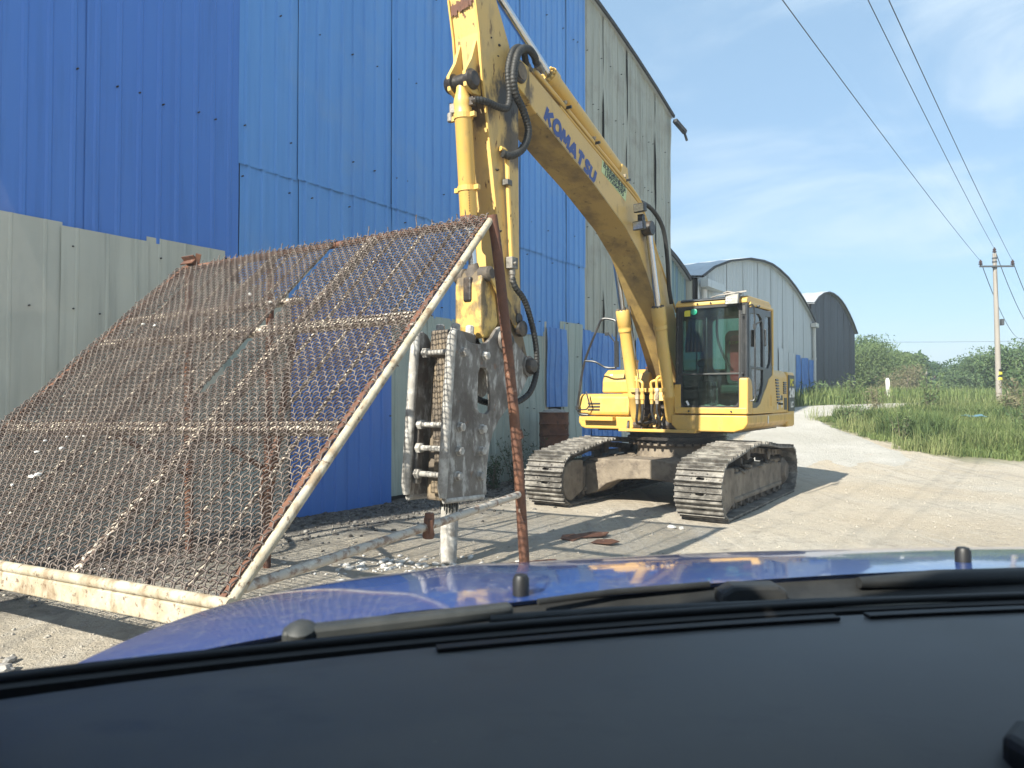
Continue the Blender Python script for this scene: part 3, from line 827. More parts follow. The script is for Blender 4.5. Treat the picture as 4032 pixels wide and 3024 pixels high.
def utility_pole(loc, h, label, arm_dir=None, detail=True, lean=(0, 0)):
    root = empty('utility_pole', loc, 0, label, 'utility pole')
    MB().tube([(0, 0, -.3), (lean[0] * .5, lean[1] * .5, h * .5), (lean[0], lean[1], h)], [.125, .10, .078], 14).build('post', 'concrete', root, smooth=40)
    a = Vector(arm_dir or (1, 0, 0)).normalized()
    c = Vector((lean[0], lean[1], h))
    zc = h - .62
    MB().beam(c - a * .78 + Vector((0, -.13, zc - h)), c + a * .78 + Vector((0, -.13, zc - h + .03)), .07, .07).build('crossarm', 'wire_grey', root)
    pts = [c - a * .74 + Vector((0, -.13, zc - h + .035)), c + Vector((0, 0, .0)), c + a * .74 + Vector((0, -.13, zc - h + .06))]
    for p in pts:
        mb = MB(); insulator(mb, p); mb.build('insulator', 'insulator', root, smooth=40)
    if detail:
        for z in (h - .22, h - .38, h - .62):
            mb = MB(); mb.lathe((lean[0], lean[1], z - .03), (0, 0, 1), [(0, .10), (.06, .10)], 14); mb.build('band', 'wire_grey', root, smooth=40)
        for k in range(4):
            z = 1.05 + .12 * k
            MB().lathe((0, 0, z), (0, 0, 1), [(0, .131), (.118, .130)], 14).build('warning_band', ('tag_yellow', 'decal_black')[k % 2], root, smooth=40)
        MB().box(.12, .22, -.08, .08, h * .52, h * .52 + .28).build('junction_box', 'wire_grey', root)
    return root, [Vector(loc) + p + Vector((0, 0, .2)) for p in pts]

def catenary(a, b, sag, n=24):
    a = Vector(a); b = Vector(b)
    return [a.lerp(b, i / n) - Vector((0, 0, sag * 4 * (i / n) * (1 - i / n))) for i in range(n + 1)]

pz = float(gz(21.6, 31.4))
ldirn = Vector((17, 21, 0)).normalized()
arm_d = Vector((ldirn.y, -ldirn.x, 0))
pole1, tips = utility_pole((21.55, 31.4, pz), 8.05 - pz, 'near concrete utility pole with crossarm rising out of the grass on the right', (1, .06, 0), lean=(-.12, 0))
ends = [(-11.24, -8.94, 7.67), (-8.57, -7.14, 8.25), (-9.61, -8.93, 7.69)]
names_ = ['leftmost overhead line from the near pole across the sky', 'middle overhead line from the top of the near pole', 'rightmost overhead line of the three across the sky']
for tp, en, nm in zip(tips, ends, names_):
    o = MB().tube(catenary(tp, en, .35), .0075, 5).build('overhead_line', 'wire_grey')
    tag(o, nm, 'power line', 'overhead lines towards the viewer')
far_ends = [(55, 76, 8.2), (56, 75, 8.7), (57, 74, 8.2)]
for tp, en, nm in zip(tips, far_ends, ('left', 'middle', 'right')):
    o = MB().tube(catenary(tp, en, 1.3), .016, 5).build('overhead_line', 'wire_grey')
    tag(o, nm + ' line sagging away from the near pole to the right edge', 'power line', 'overhead lines running away')
fz = float(gz(46, 80))
pole2, _t = utility_pole((32.7, 56, fz), 3.75, 'distant slim utility pole standing in front of the dark leafy tree', (1, .3, 0), detail=False)
for k, (a, b) in enumerate([((25, 62, 6.6), (80, 66, 8.3)), ((38, 76, 4.3), (90, 80, 7.6))]):
    o = MB().tube(catenary(a, b, .5), .014, 5).build('overhead_line', 'wire_grey')
    tag(o, ('upper', 'lower')[k] + ' thin distant line crossing behind the near pole above the trees', 'power line', 'distant lines')

# ------------------------------------------------------------------ vegetation
def leaf_quads(P, size, aspect, droop=0.0, g=npr, jitter=0.4):
    n = len(P)
    d = g.normal(size=(n, 3)); d[:, 2] -= droop
    d /= np.linalg.norm(d, axis=1)[:, None]
    r = g.normal(size=(n, 3))
    s = np.cross(d, r); s /= np.linalg.norm(s, axis=1)[:, None]
    L = (size * (1 + jitter * g.uniform(-1, 1, n)))[:, None] if np.isscalar(size) else (size * (1 + jitter * g.uniform(-1, 1, n)))[:, None]
    a = P; b = P + d * L * .5 + s * L * aspect * .5; c = P + d * L; e = P + d * L * .5 - s * L * aspect * .5
    V = np.stack([a, b, c, e], 1).reshape(-1, 3)
    F = np.arange(4 * n).reshape(-1, 4)
    return V, F

def tree(name, label, base, h, r, z0, m, ncl, per, size, aspect=.5, droop=0.3, seed=1, trunk_r=.12, cat='tree', group=None, spread=.30, flat=1.0):
    g = np.random.default_rng(seed)
    h *= .86
    root = empty(name, base, 0, label, cat, group)
    tr = MB()
    top = Vector((g.uniform(-.2, .2), g.uniform(-.2, .2), h * .8))
    tr.tube(smooth_pts([(0, 0, -.2), (g.uniform(-.1, .1), g.uniform(-.1, .1), h * .4), top], 4), [trunk_r * (1 - .08 * k) for k in range(9)], 8)
    cl = []
    for k in range(ncl):
        while True:
            q = g.uniform(-1, 1, 3)
            dd = np.linalg.norm(q)
            if .25 < dd < 1: break
        q = q / dd * (dd ** .5)
        zz = z0 + (h - z0) * (.5 + .5 * q[2])
        taper = 1.0 - .25 * max(0, q[2])
        cl.append((q[0] * r * taper, q[1] * r * taper * flat, zz))
    cl = np.array(cl)
    for k in range(0, min(ncl, 14)):
        c = cl[k]
        st = Vector((0, 0, max(.3, c[2] * .55)))
        e = Vector(c); mid = st.lerp(e, .5) + Vector((0, 0, .12 * r))
        tr.tube([st, mid, e], [trunk_r * .4, trunk_r * .26, trunk_r * .1], 5)
    tr.build('trunk', 'bark', root, smooth=50)
    rad = g.uniform(.6, 1.35, ncl) * spread * r
    P = np.repeat(cl, per, 0) + np.clip(g.normal(size=(ncl * per, 3)), -1.35, 1.35) * np.repeat(rad, per)[:, None] * np.array([1, 1, .75])
    P[:, 2] = np.maximum(P[:, 2], .1)
    V, F = leaf_quads(P, size, aspect, droop, g)
    np_object('crown', V, F, m, root)
    return root

def blades(P, H, Wd, lean, m, name, kind='stuff', g=npr, parent=None):
    n = len(P)
    az = g.uniform(0, 2 * np.pi, n)
    d = np.stack([np.cos(az), np.sin(az), np.zeros(n)], 1)
    s = np.stack([-np.sin(az), np.cos(az), np.zeros(n)], 1)
    ln = (lean * g.uniform(.2, 1.3, n))[:, None]
    up = np.array([0, 0, 1.0])
    Hh = H[:, None]; w = Wd[:, None]
    b0 = P - s * w * .5; b1 = P + s * w * .5
    mid = P + up * Hh * .6 + d * Hh * ln * .35
    m0 = mid - s * w * .38; m1 = mid + s * w * .38
    tip = P + up * Hh * (1 - .25 * ln) + d * Hh * ln
    V = np.stack([b0, b1, m0, m1, tip], 1).reshape(-1, 3)
    o = np.arange(n)[:, None] * 5
    F = np.concatenate([o + np.array([[0, 1, 3]]), o + np.array([[0, 3, 2]]), o + np.array([[2, 3, 4]])], 0)
    return np_object(name, V, F, m, parent, kind, nper=3)

def scatter(n, xr, yr, test, ypow=1.7):
    out = []
    while sum(len(q) for q in out) < n:
        u = npr.uniform(0, 1, n)
        y = yr[0] + (yr[1] - yr[0]) * u ** ypow
        x = npr.uniform(xr[0], xr[1], n)
        k = test(x, y)
        out.append(np.stack([x[k], y[k]], 1))
    p = np.concatenate(out)[:n]
    return np.column_stack([p, gz(p[:, 0], p[:, 1])])

def in_bank(x, y):
    left = np.interp(y, [15.8, 16.6, 18, 22, 24.4, 25.7, 28.4, 32], [12.4, 10.6, 9.95, 10.1, 10.6, 12.7, 16.0, 26.5]) + .22 * np.sin(y * 3.1) + .15 * np.sin(y * 7.7)
    return (x > left) & (x < .78 * y + 2.5) & (y > 15.7)
P = scatter(52000, (9.8, 34), (15.7, 33), in_bank, 1.6)
patch = .5 + .5 * np.sin(P[:, 0] * 1.1 + 2 * np.sin(P[:, 1] * .7)) * np.cos(P[:, 1] * .9)
edge = np.clip((P[:, 0] - np.interp(P[:, 1], [15.8, 18, 24, 28, 32], [11.5, 10.0, 10.6, 15, 25])) / 1.6, .25, 1)
farlow = np.interp(P[:, 1], [15, 21, 25, 32], [1, .9, .5, .35])
Hh = (.24 + .36 * patch + npr.uniform(0, .34, len(P))) * edge * farlow
tag(blades(P, Hh, npr.uniform(.012, .026, len(P)), .55, 'grass_green', 'grass'), 'lush green grass covering the bank right of the road', 'grass')
P = scatter(14000, (10, 34), (15.9, 33), lambda x, y: in_bank(x - .5, y) & (np.sin(x * 1.3 + 1.7 * np.sin(y * .8)) + np.sin(y * 1.1 + x * .5) > .55), 1.5)
tag(blades(P, npr.uniform(.35, 1.0, len(P)) * np.interp(P[:, 1], [15, 21, 25, 32], [1, .9, .5, .35]), npr.uniform(.014, .03, len(P)), .6, 'grass_deep', 'tall_grass'), 'taller dark green grass tufts standing in the bank', 'grass')
P = scatter(9000, (9.6, 32), (15.6, 32), lambda x, y: in_bank(x + .35, y) & (np.sin(x * 2.3 + y) + np.sin(y * 1.9) > .2), 1.8)
tag(blades(P, npr.uniform(.25, .75, len(P)), npr.uniform(.008, .016, len(P)), .8, 'grass_pale', 'dry_grass'), 'straw coloured grass stalks along the edge of the bank', 'grass')
# grass in front of the far sheds, beyond the road
def in_far(x, y):
    s = (x - W0.x) * wd.x + (y - W0.y) * wd.y
    d = (x - W0.x) * wnv.x + (y - W0.y) * wnv.y
    return (d > .15) & (s > 22) & (y > np.interp(x, [8, 11.5, 14, 17.3, 26], [27, 28.7, 29.9, 31.6, 34.8])) & (x < .78 * y + 3)
P = scatter(16000, (10, 40), (27, 48), in_far, 1.3)
tag(blades(P, npr.uniform(.35, 1.0, len(P)), npr.uniform(.02, .04, len(P)), .5, 'grass_green', 'grass'), 'rough grass strip at the foot of the silver and dark sheds', 'grass')
P = scatter(9000, (24, 75), (40, 78), lambda x, y: (x > .40 * y) & (x < .80 * y) & (((x - W0.x) * wnv.x + (y - W0.y) * wnv.y) > .3), 1.2)
tag(blades(P, npr.uniform(.2, .6, len(P)), npr.uniform(.03, .06, len(P)), .5, 'grass_green', 'grass'), 'far meadow grass between the bank and the trees', 'grass')

G = lambda x, y: (x, y, float(gz(x, y)))
TG = 'trees beyond the yard'
tree('willow_tree', 'feathery pale green tree right beside the dark shed', G(24.9, 49), 4.3, 1.9, .3, 'leaf_willow', 60, 300, .17, .34, .9, 21, group=TG)
tree('willow_tree', 'taller pale tree just behind the dark shed corner', G(26.6, 54), 5.3, 1.9, 1.6, 'leaf_mid', 46, 300, .2, .4, .8, 22, group=TG)
tree('willow_tree', 'pale tree standing between the dark shed and the broad-leaved trees', G(29.9, 55), 4.4, 1.6, .5, 'leaf_willow', 46, 280, .2, .38, .8, 33, group=TG)
tree('shrub', 'dry brownish shrub below the feathery tree', G(24.8, 44.5), 2.4, 1.3, .1, 'leaf_dry', 30, 220, .13, .3, .4, 23, trunk_r=.05, cat='shrub')
tree('paulownia_tree', 'dark broad-leaved tree left of the distant pole', G(37.4, 68), 5.5, 2.1, 1.4, 'leaf_dark', 44, 150, .46, .8, .8, 24, group=TG, spread=.24)
tree('paulownia_tree', 'dark broad-leaved tree directly behind the distant pole', G(45.2, 77), 5.8, 1.9, 1.6, 'leaf_dark', 40, 150, .46, .8, .8, 25, group=TG, spread=.24)
tree('leafy_tree', 'low dark tree filling the gap below the broad-leaved trees', G(38.4, 66), 3.4, 2.6, .2, 'leaf_dark', 56, 220, .26, .5, .4, 26, group=TG)
tree('leafy_tree', 'round mid green tree right of the distant pole', G(45.4, 70), 3.7, 2.1, .2, 'leaf_willow', 50, 260, .24, .42, .5, 27, group=TG)
tree('leafy_tree', 'round green tree between the distant pole and near pole', G(48.6, 71), 3.9, 2.0, .2, 'leaf_mid', 50, 260, .25, .45, .5, 28, group=TG)
tree('leafy_tree', 'tall green tree directly behind the near pole', G(32.9, 46), 4.4, 1.9, .3, 'leaf_mid', 56, 260, .2, .42, .5, 29, group=TG)
tree('leafy_tree', 'green tree at the right edge behind the bank', G(35.4, 47), 4.1, 2.1, .3, 'leaf_mid', 56, 260, .2, .42, .5, 30, group=TG)
tree('leafy_tree', 'far green tree seen left of the near pole', G(50.5, 76), 4.0, 2.6, .2, 'leaf_willow', 50, 240, .28, .42, .5, 31, group=TG)
tree('leafy_tree', 'leafy tree closing the gap left of the near pole', G(37.2, 56), 3.9, 2.3, .2, 'leaf_mid', 54, 250, .22, .42, .5, 35, group=TG)
tree('leafy_tree', 'dark tree in the gap right of the distant pole', G(41.8, 66), 4.2, 2.4, .2, 'leaf_dark', 54, 240, .26, .45, .5, 36, group=TG)
tree('leafy_tree', 'low olive tree in front of the brick wall end near the pole', G(38.5, 58), 2.8, 2.2, .1, 'leaf_willow', 50, 240, .22, .4, .5, 34, group=TG)
# taller weeds standing out of the bank
def weed(name, label, base, h, r, m, n, size, seed, group=None, stems=9, aspect=.25):
    g = np.random.default_rng(seed)
    root = empty(name, base, 0, label, 'weed', group)
    st = MB(); P = []
    for k in range(stems):
        az = g.uniform(0, 6.28); rr = r * g.uniform(.1, 1)
        hh = h * g.uniform(.55, 1.05)
        e = np.array([math.cos(az) * rr, math.sin(az) * rr, hh])
        b0 = np.array([math.cos(az) * rr * .15, math.sin(az) * rr * .15, -.03])
        mdp = (b0 + e) / 2 + np.array([0, 0, hh * .1])
        st.tube([b0, mdp, e], [.007, .005, .002], 4)
        for t in g.uniform(.12, 1, n // stems):
            q = (1 - t) ** 2 * b0 + 2 * t * (1 - t) * mdp + t * t * e
            P.append(q + g.normal(size=3) * r * .10)
    st.build('stem', 'bark', root)
    P = np.array(P); P[:, 2] = np.maximum(P[:, 2], .02)
    V, F = leaf_quads(P, size, aspect, .1, g)
    np_object('foliage', V, F, m, root)
    return root
for k, (x, y, h, r, m, lab) in enumerate([
        (10.5, 19.2, .9, .4, 'leaf_willow', 'feathery weed at the road edge of the bank, nearest the excavator'),
        (10.9, 22.8, .85, .5, 'leaf_willow', 'feathery weed clump at the bend of the pale road'),
        (13.3, 26.0, 1.0, .5, 'leaf_dry', 'dry weed clump on the inside of the road bend'),
        (17.2, 24.0, 1.5, .8, 'leaf_dry', 'tall bare straw stalks in the middle of the bank'),
        (18.6, 25.2, 1.9, 1.0, 'leaf_willow', 'tall feathery weed left of the near pole'),
        (20.1, 27.2, 2.3, 1.2, 'leaf_mid', 'big leafy weed just left of the near pole foot'),
        (19.5, 26.2, 2.0, 1.1, 'leaf_mid', 'big leafy weed in front of the near pole'),
        (18.4, 24.3, 1.5, .9, 'leaf_mid', 'leafy weed at the right edge of the bank'),
        (14.6, 20.2, .9, .6, 'leaf_mid', 'dark leafy weed low at the right edge near the yard'),
        (15.6, 26.6, 1.4, .7, 'leaf_willow', 'pale feathery weed beside the far road'),
        (14.9, 31.2, 1.3, .8, 'leaf_willow', 'feathery weed beyond the far road left of the white post'),
        (13.4, 31.4, 1.1, .8, 'leaf_mid', 'bushy weed at the foot of the dark shed')]):
    weed('weed', lab, G(x, y), h, r, m, int(420 * r) + 120, .13 if r < .7 else .17, 60 + k, 'weeds on the bank', stems=10 + int(8 * r))
# dark weeds along the foot of the near shed
for k, (s, d, h, r, lab) in enumerate([
        (2.75, .45, .95, .40, 'dark spindly weed against the shed between hammer and rusty leg'),
        (3.35, .55, .75, .40, 'dark weed against the shed just left of the left track'),
        (2.15, .40, .55, .30, 'low dark weed against the shed behind the hammer'),
        (4.25, .75, .62, .35, 'dark weed squeezed between the shed and the left track'),
        (3.9, 1.25, .38, .40, 'small weed at the front corner of the left track'),
        (11.3, -.0, .55, .45, 'green weed growing behind the excavator between its tracks')]):
    p = W0 + wd * s + wnv * d if k < 5 else Vector((5.75, 19.5, 0))
    weed('weed', lab, G(p.x, p.y), h, r, 'weed_dark' if k < 5 else 'leaf_mid', 520, .07, 90 + k, 'weeds by the near shed', stems=16, aspect=.3)

# brick wall far off, and the white marker post
bw = empty('brick_wall', (27.8, 51.5, float(gz(36, 66))), R(4), 'low brick wall far off below the trees', 'wall')
MB().box(0, 6.5, -.12, .12, -.3, 1.05).build('masonry', 'brick', bw)
MB().box(-.05, 6.55, -.16, .16, 1.05, 1.12).build('coping', 'concrete', bw)
pst = MB(); pst.obox((0, 0, .45), (.16, .12, 1.3), (0, R(-4), 0)); pst.obox((-.045, 0, 1.13), (.12, .09, .08), (0, R(-4), 0))
o = pst.build('marker_post', 'decal_white', bevel=.015); o.location = (17.55, 33.1, float(gz(17.5, 33.1)))
tag(o, 'small white marker post at the far end of the pale road', 'post')
sc_ = MB()
for k in range(5):
    sc_.obox((.13 * k - .26, .04 * math.sin(k * 2.1), .02 * (k % 2)), (.17, .2, .012), (R(10 * math.sin(k * 1.7)), R(14 * math.cos(k)), R(25 * k)))
o = sc_.build('plastic_scrap', 'plastic_blue'); o.location = (14.0, 21.5, float(gz(14, 21.5)) + .42); tag(o, 'torn scrap of blue plastic caught in the grass', 'scrap')

# ------------------------------------------------------------------ excavator (local: x forward, y to the machine's left, z up)
EX_TH = R(34)
exc = empty('excavator', (2.66, 11.5, 0), -math.pi / 2 - EX_TH, 'yellow tracked excavator with hydraulic breaker parked beside the sheds', 'excavator')

def bolt(mb, p, d, r=.02, h=.02):
    mb.lathe(p, d, [(0, r), (h * .8, r), (h, r * .7)], 6)

# --- tracks
TX = 0.10
def track_path():
    pts = []
    rI, cxf, cxr = .375, 1.785, -1.585
    for k in range(13):
        a = -math.pi / 2 + math.pi * k / 12
        pts.append((cxf + rI * math.cos(a), .375 + rI * math.sin(a)))
    pts += [(1.35, .80), (.85, .87), (.35, .895), (-.2, .86), (-.75, .80), (-1.2, .77)]
    for k in range(13):
        a = math.pi / 2 + math.pi * k / 12
        pts.append((cxr + rI * math.cos(a), .375 + rI * math.sin(a)))
    pts += [(-.8, 0), (0, 0), (.9, 0)]
    return pts
tp_ = track_path()
def path_at(pts, n):
    P = np.array(pts + [pts[0]])
    d = np.r_[0, np.cumsum(np.hypot(*np.diff(P, axis=0).T))]
    out = []
    for k in range(n):
        s = d[-1] * k / n
        def q(t):
            t = t % d[-1]
            return np.array([np.interp(t, d, P[:, 0]), np.interp(t, d, P[:, 1])])
        a, b = q(s - .04), q(s + .04)
        c = q(s)
        out.append((c, math.atan2(b[1] - a[1], b[0] - a[0])))
    return out, d[-1]
NSH = 46
sh_pos, plen = path_at(tp_, NSH)
pit = plen / NSH
def shoe_mesh():
    hw = .308
    mb = MB()
    slot = lambda y0: [(y0 + .032 * math.cos(t) + (.026 if math.cos(t) > 0 else -.026), -.036 + .020 * math.sin(t)) for t in np.linspace(0, 2 * math.pi, 9)[:-1]]
    outer = [(-hw, -pit / 2 + .004), (hw, -pit / 2 + .004), (hw, pit / 2 - .004), (-hw, pit / 2 - .004)]
    # plate: local x along the track, y across, z out of the track (0..-.02 inwards)
    tmp = MB().prism(outer, 'z', -.020, 0, holes=[slot(-.02)])
    mb.add([(p[1], p[0], p[2]) for p in tmp.v], tmp.f)
    for x, h in ((-pit * .42, .040), (-pit * .02, .030), (pit * .40, .040)):
        mb.prism([(x - .013, -.001), (x + .013, -.001), (x + .007, h), (x - .007, h)], 'y', -hw, hw)
    for sy in (-.10, .10):
        for sx in (-.035, .035):
            bolt(mb, (sx, sy, -.002), (0, 0, 1), .012, .016)
    me = mb.mesh('shoe', 'track_steel')
    return me
shoe_me = shoe_mesh()

def build_track(yc, side):
    """side +1 for the track nearer the yard"""
    fr = MB()
    fr.prism([(1.62, .22), (1.70, .34), (1.66, .50), (1.30, .55), (.3, .57), (-.9, .57), (-1.5, .52), (-1.66, .40), (-1.60, .24), (-1.3, .18), (1.3, .18)], 'y', yc - .17, yc + .17)
    fr.prism([(1.25, .16), (1.25, .235), (-1.35, .235), (-1.35, .16)], 'y', yc - .20, yc + .20)
    f = fr.build('track', 'track_dirt', exc, bevel=.03, label='dusty track frame with its chain of shoes')
    # idler guards: rounded end plates
    g = [(1.98 + .0, .375)]
    gp = [(1.38, .20)] + [(1.70 + .30 * math.cos(a), .375 + .30 * math.sin(a)) for a in np.linspace(-math.pi / 2.2, math.pi / 2, 11)] + [(1.38, .66)]
    for sy in (-1, 1):
        MB().prism(gp, 'y', yc + sy * .175, yc + sy * .235).build('idler_guard', 'track_dirt', f, bevel=.02)
    mb = MB(); mb.lathe((1.785, yc - .12, .375), (0, 1, 0), [(0, .27), (.05, .29), (.07, .33), (.17, .33), (.19, .29), (.24, .27)], 24)
    mb.build('idler', 'roller_dark', f, smooth=35)
    mb = MB()
    ring = []
    for k in range(42):
        a = 2 * math.pi * k / 42
        rr = .335 if (k % 2) else .285
        ring.append((-1.585 + rr * math.cos(a), .375 + rr * math.sin(a)))
    mb.prism(ring, 'y', yc - .035, yc + .035)
    mb.lathe((-1.585, yc - .20, .375), (0, 1, 0), [(0, .16), (.05, .22), (.15, .25), (.25, .25), (.36, .22), (.42, .14)], 24)
    mb.build('sprocket', 'roller_dark', f, smooth=35)
    for k in range(8):
        x = 1.28 - k * .355
        mb = MB(); mb.lathe((x, yc - .19, .145), (0, 1, 0), [(0, .045), (.04, .05), (.05, .115), (.08, .115), (.09, .085), (.17, .085), (.21, .085), (.29, .085), (.30, .115), (.33, .115), (.34, .05), (.38, .045)], 16)
        mb.build('track_roller', 'roller_dark', f, smooth=35)
    for x in (.42, -.72):
        mb = MB(); mb.lathe((x, yc - .15, .785 if x > 0 else .71), (0, 1, 0), [(0, .07), (.06, .085), (.07, .065), (.23, .065), (.24, .085), (.30, .09), (.31, .04)], 16)
        mb.box(x - .05, x + .05, yc - .05, yc + .05, .6, .75)
        mb.build('carrier_roller', 'roller_dark', f, smooth=35)
    # chain of links inside the shoes
    ch = MB()
    for (c, ang) in path_at(tp_, NSH)[0]:
        nrm = Vector((math.sin(ang), 0, -math.cos(ang)))
        for sy in (-.085, .085):
            M = Euler((0, -ang, 0)).to_matrix()
            ch.obox((c[0] - nrm.x * .062, yc + sy, c[1] - nrm.z * .062), (pit * .96, .035, .085), M=M)
        ch.cyl((c[0] - nrm.x * .062 + .08 * math.cos(ang), yc - .11, c[1] - nrm.z * .062 + .08 * math.sin(ang)), (c[0] - nrm.x * .062 + .08 * math.cos(ang), yc + .11, c[1] - nrm.z * .062 + .08 * math.sin(ang)), .03, 8)
    ch.build('chain', 'roller_dark', f)
    # mud banked on the frame
    md = MB()
    for k in range(26):
        x = 1.3 - k * .11 + rnd.uniform(-.05, .05)
        md.rock((x, yc + side * rnd.uniform(.02, .17), .57 + .03 * math.sin(k)), rnd.uniform(.05, .10), 900 + k, .5, 2)
    md.build('mud', 'track_dirt', f, kind='stuff')
    for (c, ang) in sh_pos:
        o = bpy.data.objects.new('shoe', shoe_me)
        link(o, f)
        nrm = Vector((math.sin(ang), 0, -math.cos(ang)))
        xa = Vector((math.cos(ang), 0, math.sin(ang)))
        M = Matrix((xa, nrm.cross(xa), nrm)).transposed().to_4x4()
        M.translation = Vector((c[0], yc, c[1]))
        o.matrix_local = Matrix.Translation((0, 0, 0.032)) @ M
    f.location = (TX, 0, 0)
    return f
build_track(1.144, 1)
build_track(-1.144, -1)

# --- lower frame: cross beams, pedestal, slew ring
for x0, x1, nm in ((.62, 1.18, 'cross_beam'), (-1.05, -.5, 'cross_beam')):
    arch = [(-.98, .10), (-.80, .16), (-.62, .30), (-.42, .37), (0, .41), (.42, .38), (.62, .34), (.80, .24), (.98, .16), (.98, .60), (.6, .66), (.3, .69), (-.3, .69), (-.6, .66), (-.98, .58)]
    MB().prism(arch, 'x', x0 + TX, x1 + TX).build(nm, 'track_dirt', exc, bevel=.02)
mb = MB(); mb.prism([(-.55, -.95), (1.2, -.95), (1.2, .95), (-.55, .95), (-1.0, .6), (-1.0, -.6)], 'z', .62, .665)
cp = mb.build('centre_plate', 'track_dirt', exc, bevel=.01)
mb = MB(); mb.lathe((.0, 0, .64), (0, 0, 1), [(0, .64), (.12, .62), (.20, .62), (.22, .70), (.25, .70)], 36)
mb.build('pedestal', 'track_dirt', exc, smooth=30)
mb = MB()
mb.lathe((0, 0, .89), (0, 0, 1), [(0, .70), (.05, .70), (.055, .78), (.10, .78), (.105, .74), (.15, .74), (.155, .80), (.20, .80)], 40)
for k in range(36):
    a = 2 * math.pi * k / 36
    bolt(mb, (.745 * math.cos(a), .745 * math.sin(a), .91), (0, 0, -1), .022, .05)
mb.build('slew_ring', 'grime_black', exc, smooth=30)
dt = MB()
for k in range(40):
    a = rnd.uniform(0, 6.28); r_ = rnd.uniform(.6, .95)
    dt.rock((.1 + r_ * math.cos(a), r_ * math.sin(a), .675), rnd.uniform(.025, .07), 500 + k, .45)
dt.build('dirt_heap', 'track_dirt', exc, kind='stuff')

# --- upper structure deck
def rbox(name, x0, x1, y0, y1, z0, z1, m, parent=exc, bevel=.03, seg=3):
    return MB().box(x0, x1, y0, y1, z0, z1).build(name, m, parent, bevel=bevel, seg=seg)
MB().box(-1.9, .60, -1.1, 1.1, 1.075, 1.14).build('base_plate', 'grime_black', exc)
MB().box(.60, .86, -.62, .62, 1.075, 1.12).build('front_plate', 'paint_deck', exc, bevel=.008)
# skirt under the cab: long side with a rounded lower edge
skirt = [(.22, 1.20), (.30, 1.115), (.36, 1.10), (1.16, 1.10), (1.30, 1.145), (1.355, 1.22), (1.355, 1.345), (.22, 1.345)]
MB().prism(skirt, 'x', -1.95, .79).build('deck_skirt', 'paint_deck', exc, bevel=.022, seg=3)
skl = [(-1.39, 1.20), (-1.34, 1.125), (-1.26, 1.10), (-.46, 1.10), (-.42, 1.14), (-.42, 1.30), (-1.39, 1.30)]
MB().prism(skl, 'x', -1.95, .74).build('deck_skirt', 'paint_deck', exc, bevel=.022, seg=3)
MB().box(.72, .86, -1.27, -.72, 1.235, 1.298).build('step_plate', 'paint_deck', exc, bevel=.006)
# tool box in front of the fuel tank
tbx = MB().prism([(-.70, 1.315), (.70, 1.315), (.73, 1.36), (.69, 1.62), (.64, 1.665), (-.70, 1.665)], 'y', -1.40, -.50).build('tool_box', 'paint_deck', exc, bevel=.03, seg=3)
MB().prism([(.722, 1.37), (.694, 1.585), (.701, 1.586), (.729, 1.371)], 'y', -1.32, -.56).build('door_panel', 'paint_deck', tbx, bevel=.004)
for z in (1.405, 1.455, 1.505):
    x = .733 - (z - 1.36) * .125
    MB().obox((x, -1.12, z), (.012, .22, .030), (0, R(-7.5), 0)).build('vent_slot', 'decal_black', tbx, bevel=.004)
rl_ = MB(); rl_.tube([(.745, -1.40, 1.38), (.80, -1.38, 1.40), (.83, -1.20, 1.41), (.82, -1.14, 1.48), (.80, -1.22, 1.70)], .012, 6)
rl_.build('latch_bar', 'black_paint', tbx, smooth=40)
tank = MB().prism([(-.72, 1.68), (.47, 1.68), (.46, 1.86), (.40, 1.99), (.28, 2.06), (-.72, 2.06)], 'y', -1.10, -.28).build('fuel_tank', 'paint_deck', exc, bevel=.03, seg=3)
MB().lathe((.05, -.72, 2.055), (0, 0, 1), [(0, .075), (.13, .075), (.14, .085), (.17, .085), (.18, .06)], 16).build('filler_cap', 'paint_yellow', tank, smooth=35)
MB().lathe((.1, -.42, 2.055), (0, 0, 1), [(0, .05), (.03, .05), (.035, .065), (.055, .06)], 16).build('filler_cap', 'rust', tank, smooth=35)
MB().box(.405, .412, -.98, -.93, 1.965, 1.99).build('sticker', 'paper', tank)
# engine housing and counterweight
eng = MB().prism([(-1.28, 1.34), (1.345, 1.34), (1.345, 1.98), (1.28, 2.06), (-.25, 2.10), (-1.22, 2.06), (-1.28, 1.98)], 'x', -1.66, -.68).build('engine_housing', 'paint_yellow', exc, bevel=.05, seg=4)
cwp = [(-1.67, -1.34), (-1.67, 1.35), (-2.12, 1.35)] + [(-2.12 - .42 * math.cos(a), 1.35 * math.sin(a) if abs(math.sin(a)) < .99 else 1.33 * math.copysign(1, math.sin(a))) for a in np.linspace(math.pi / 2.3, -math.pi / 2.3, 13)] + [(-2.12, -1.34)]
cwt = MB().prism(cwp, 'z', 1.10, 2.05).build('counterweight', 'paint_yellow', exc, bevel=.05, seg=4)
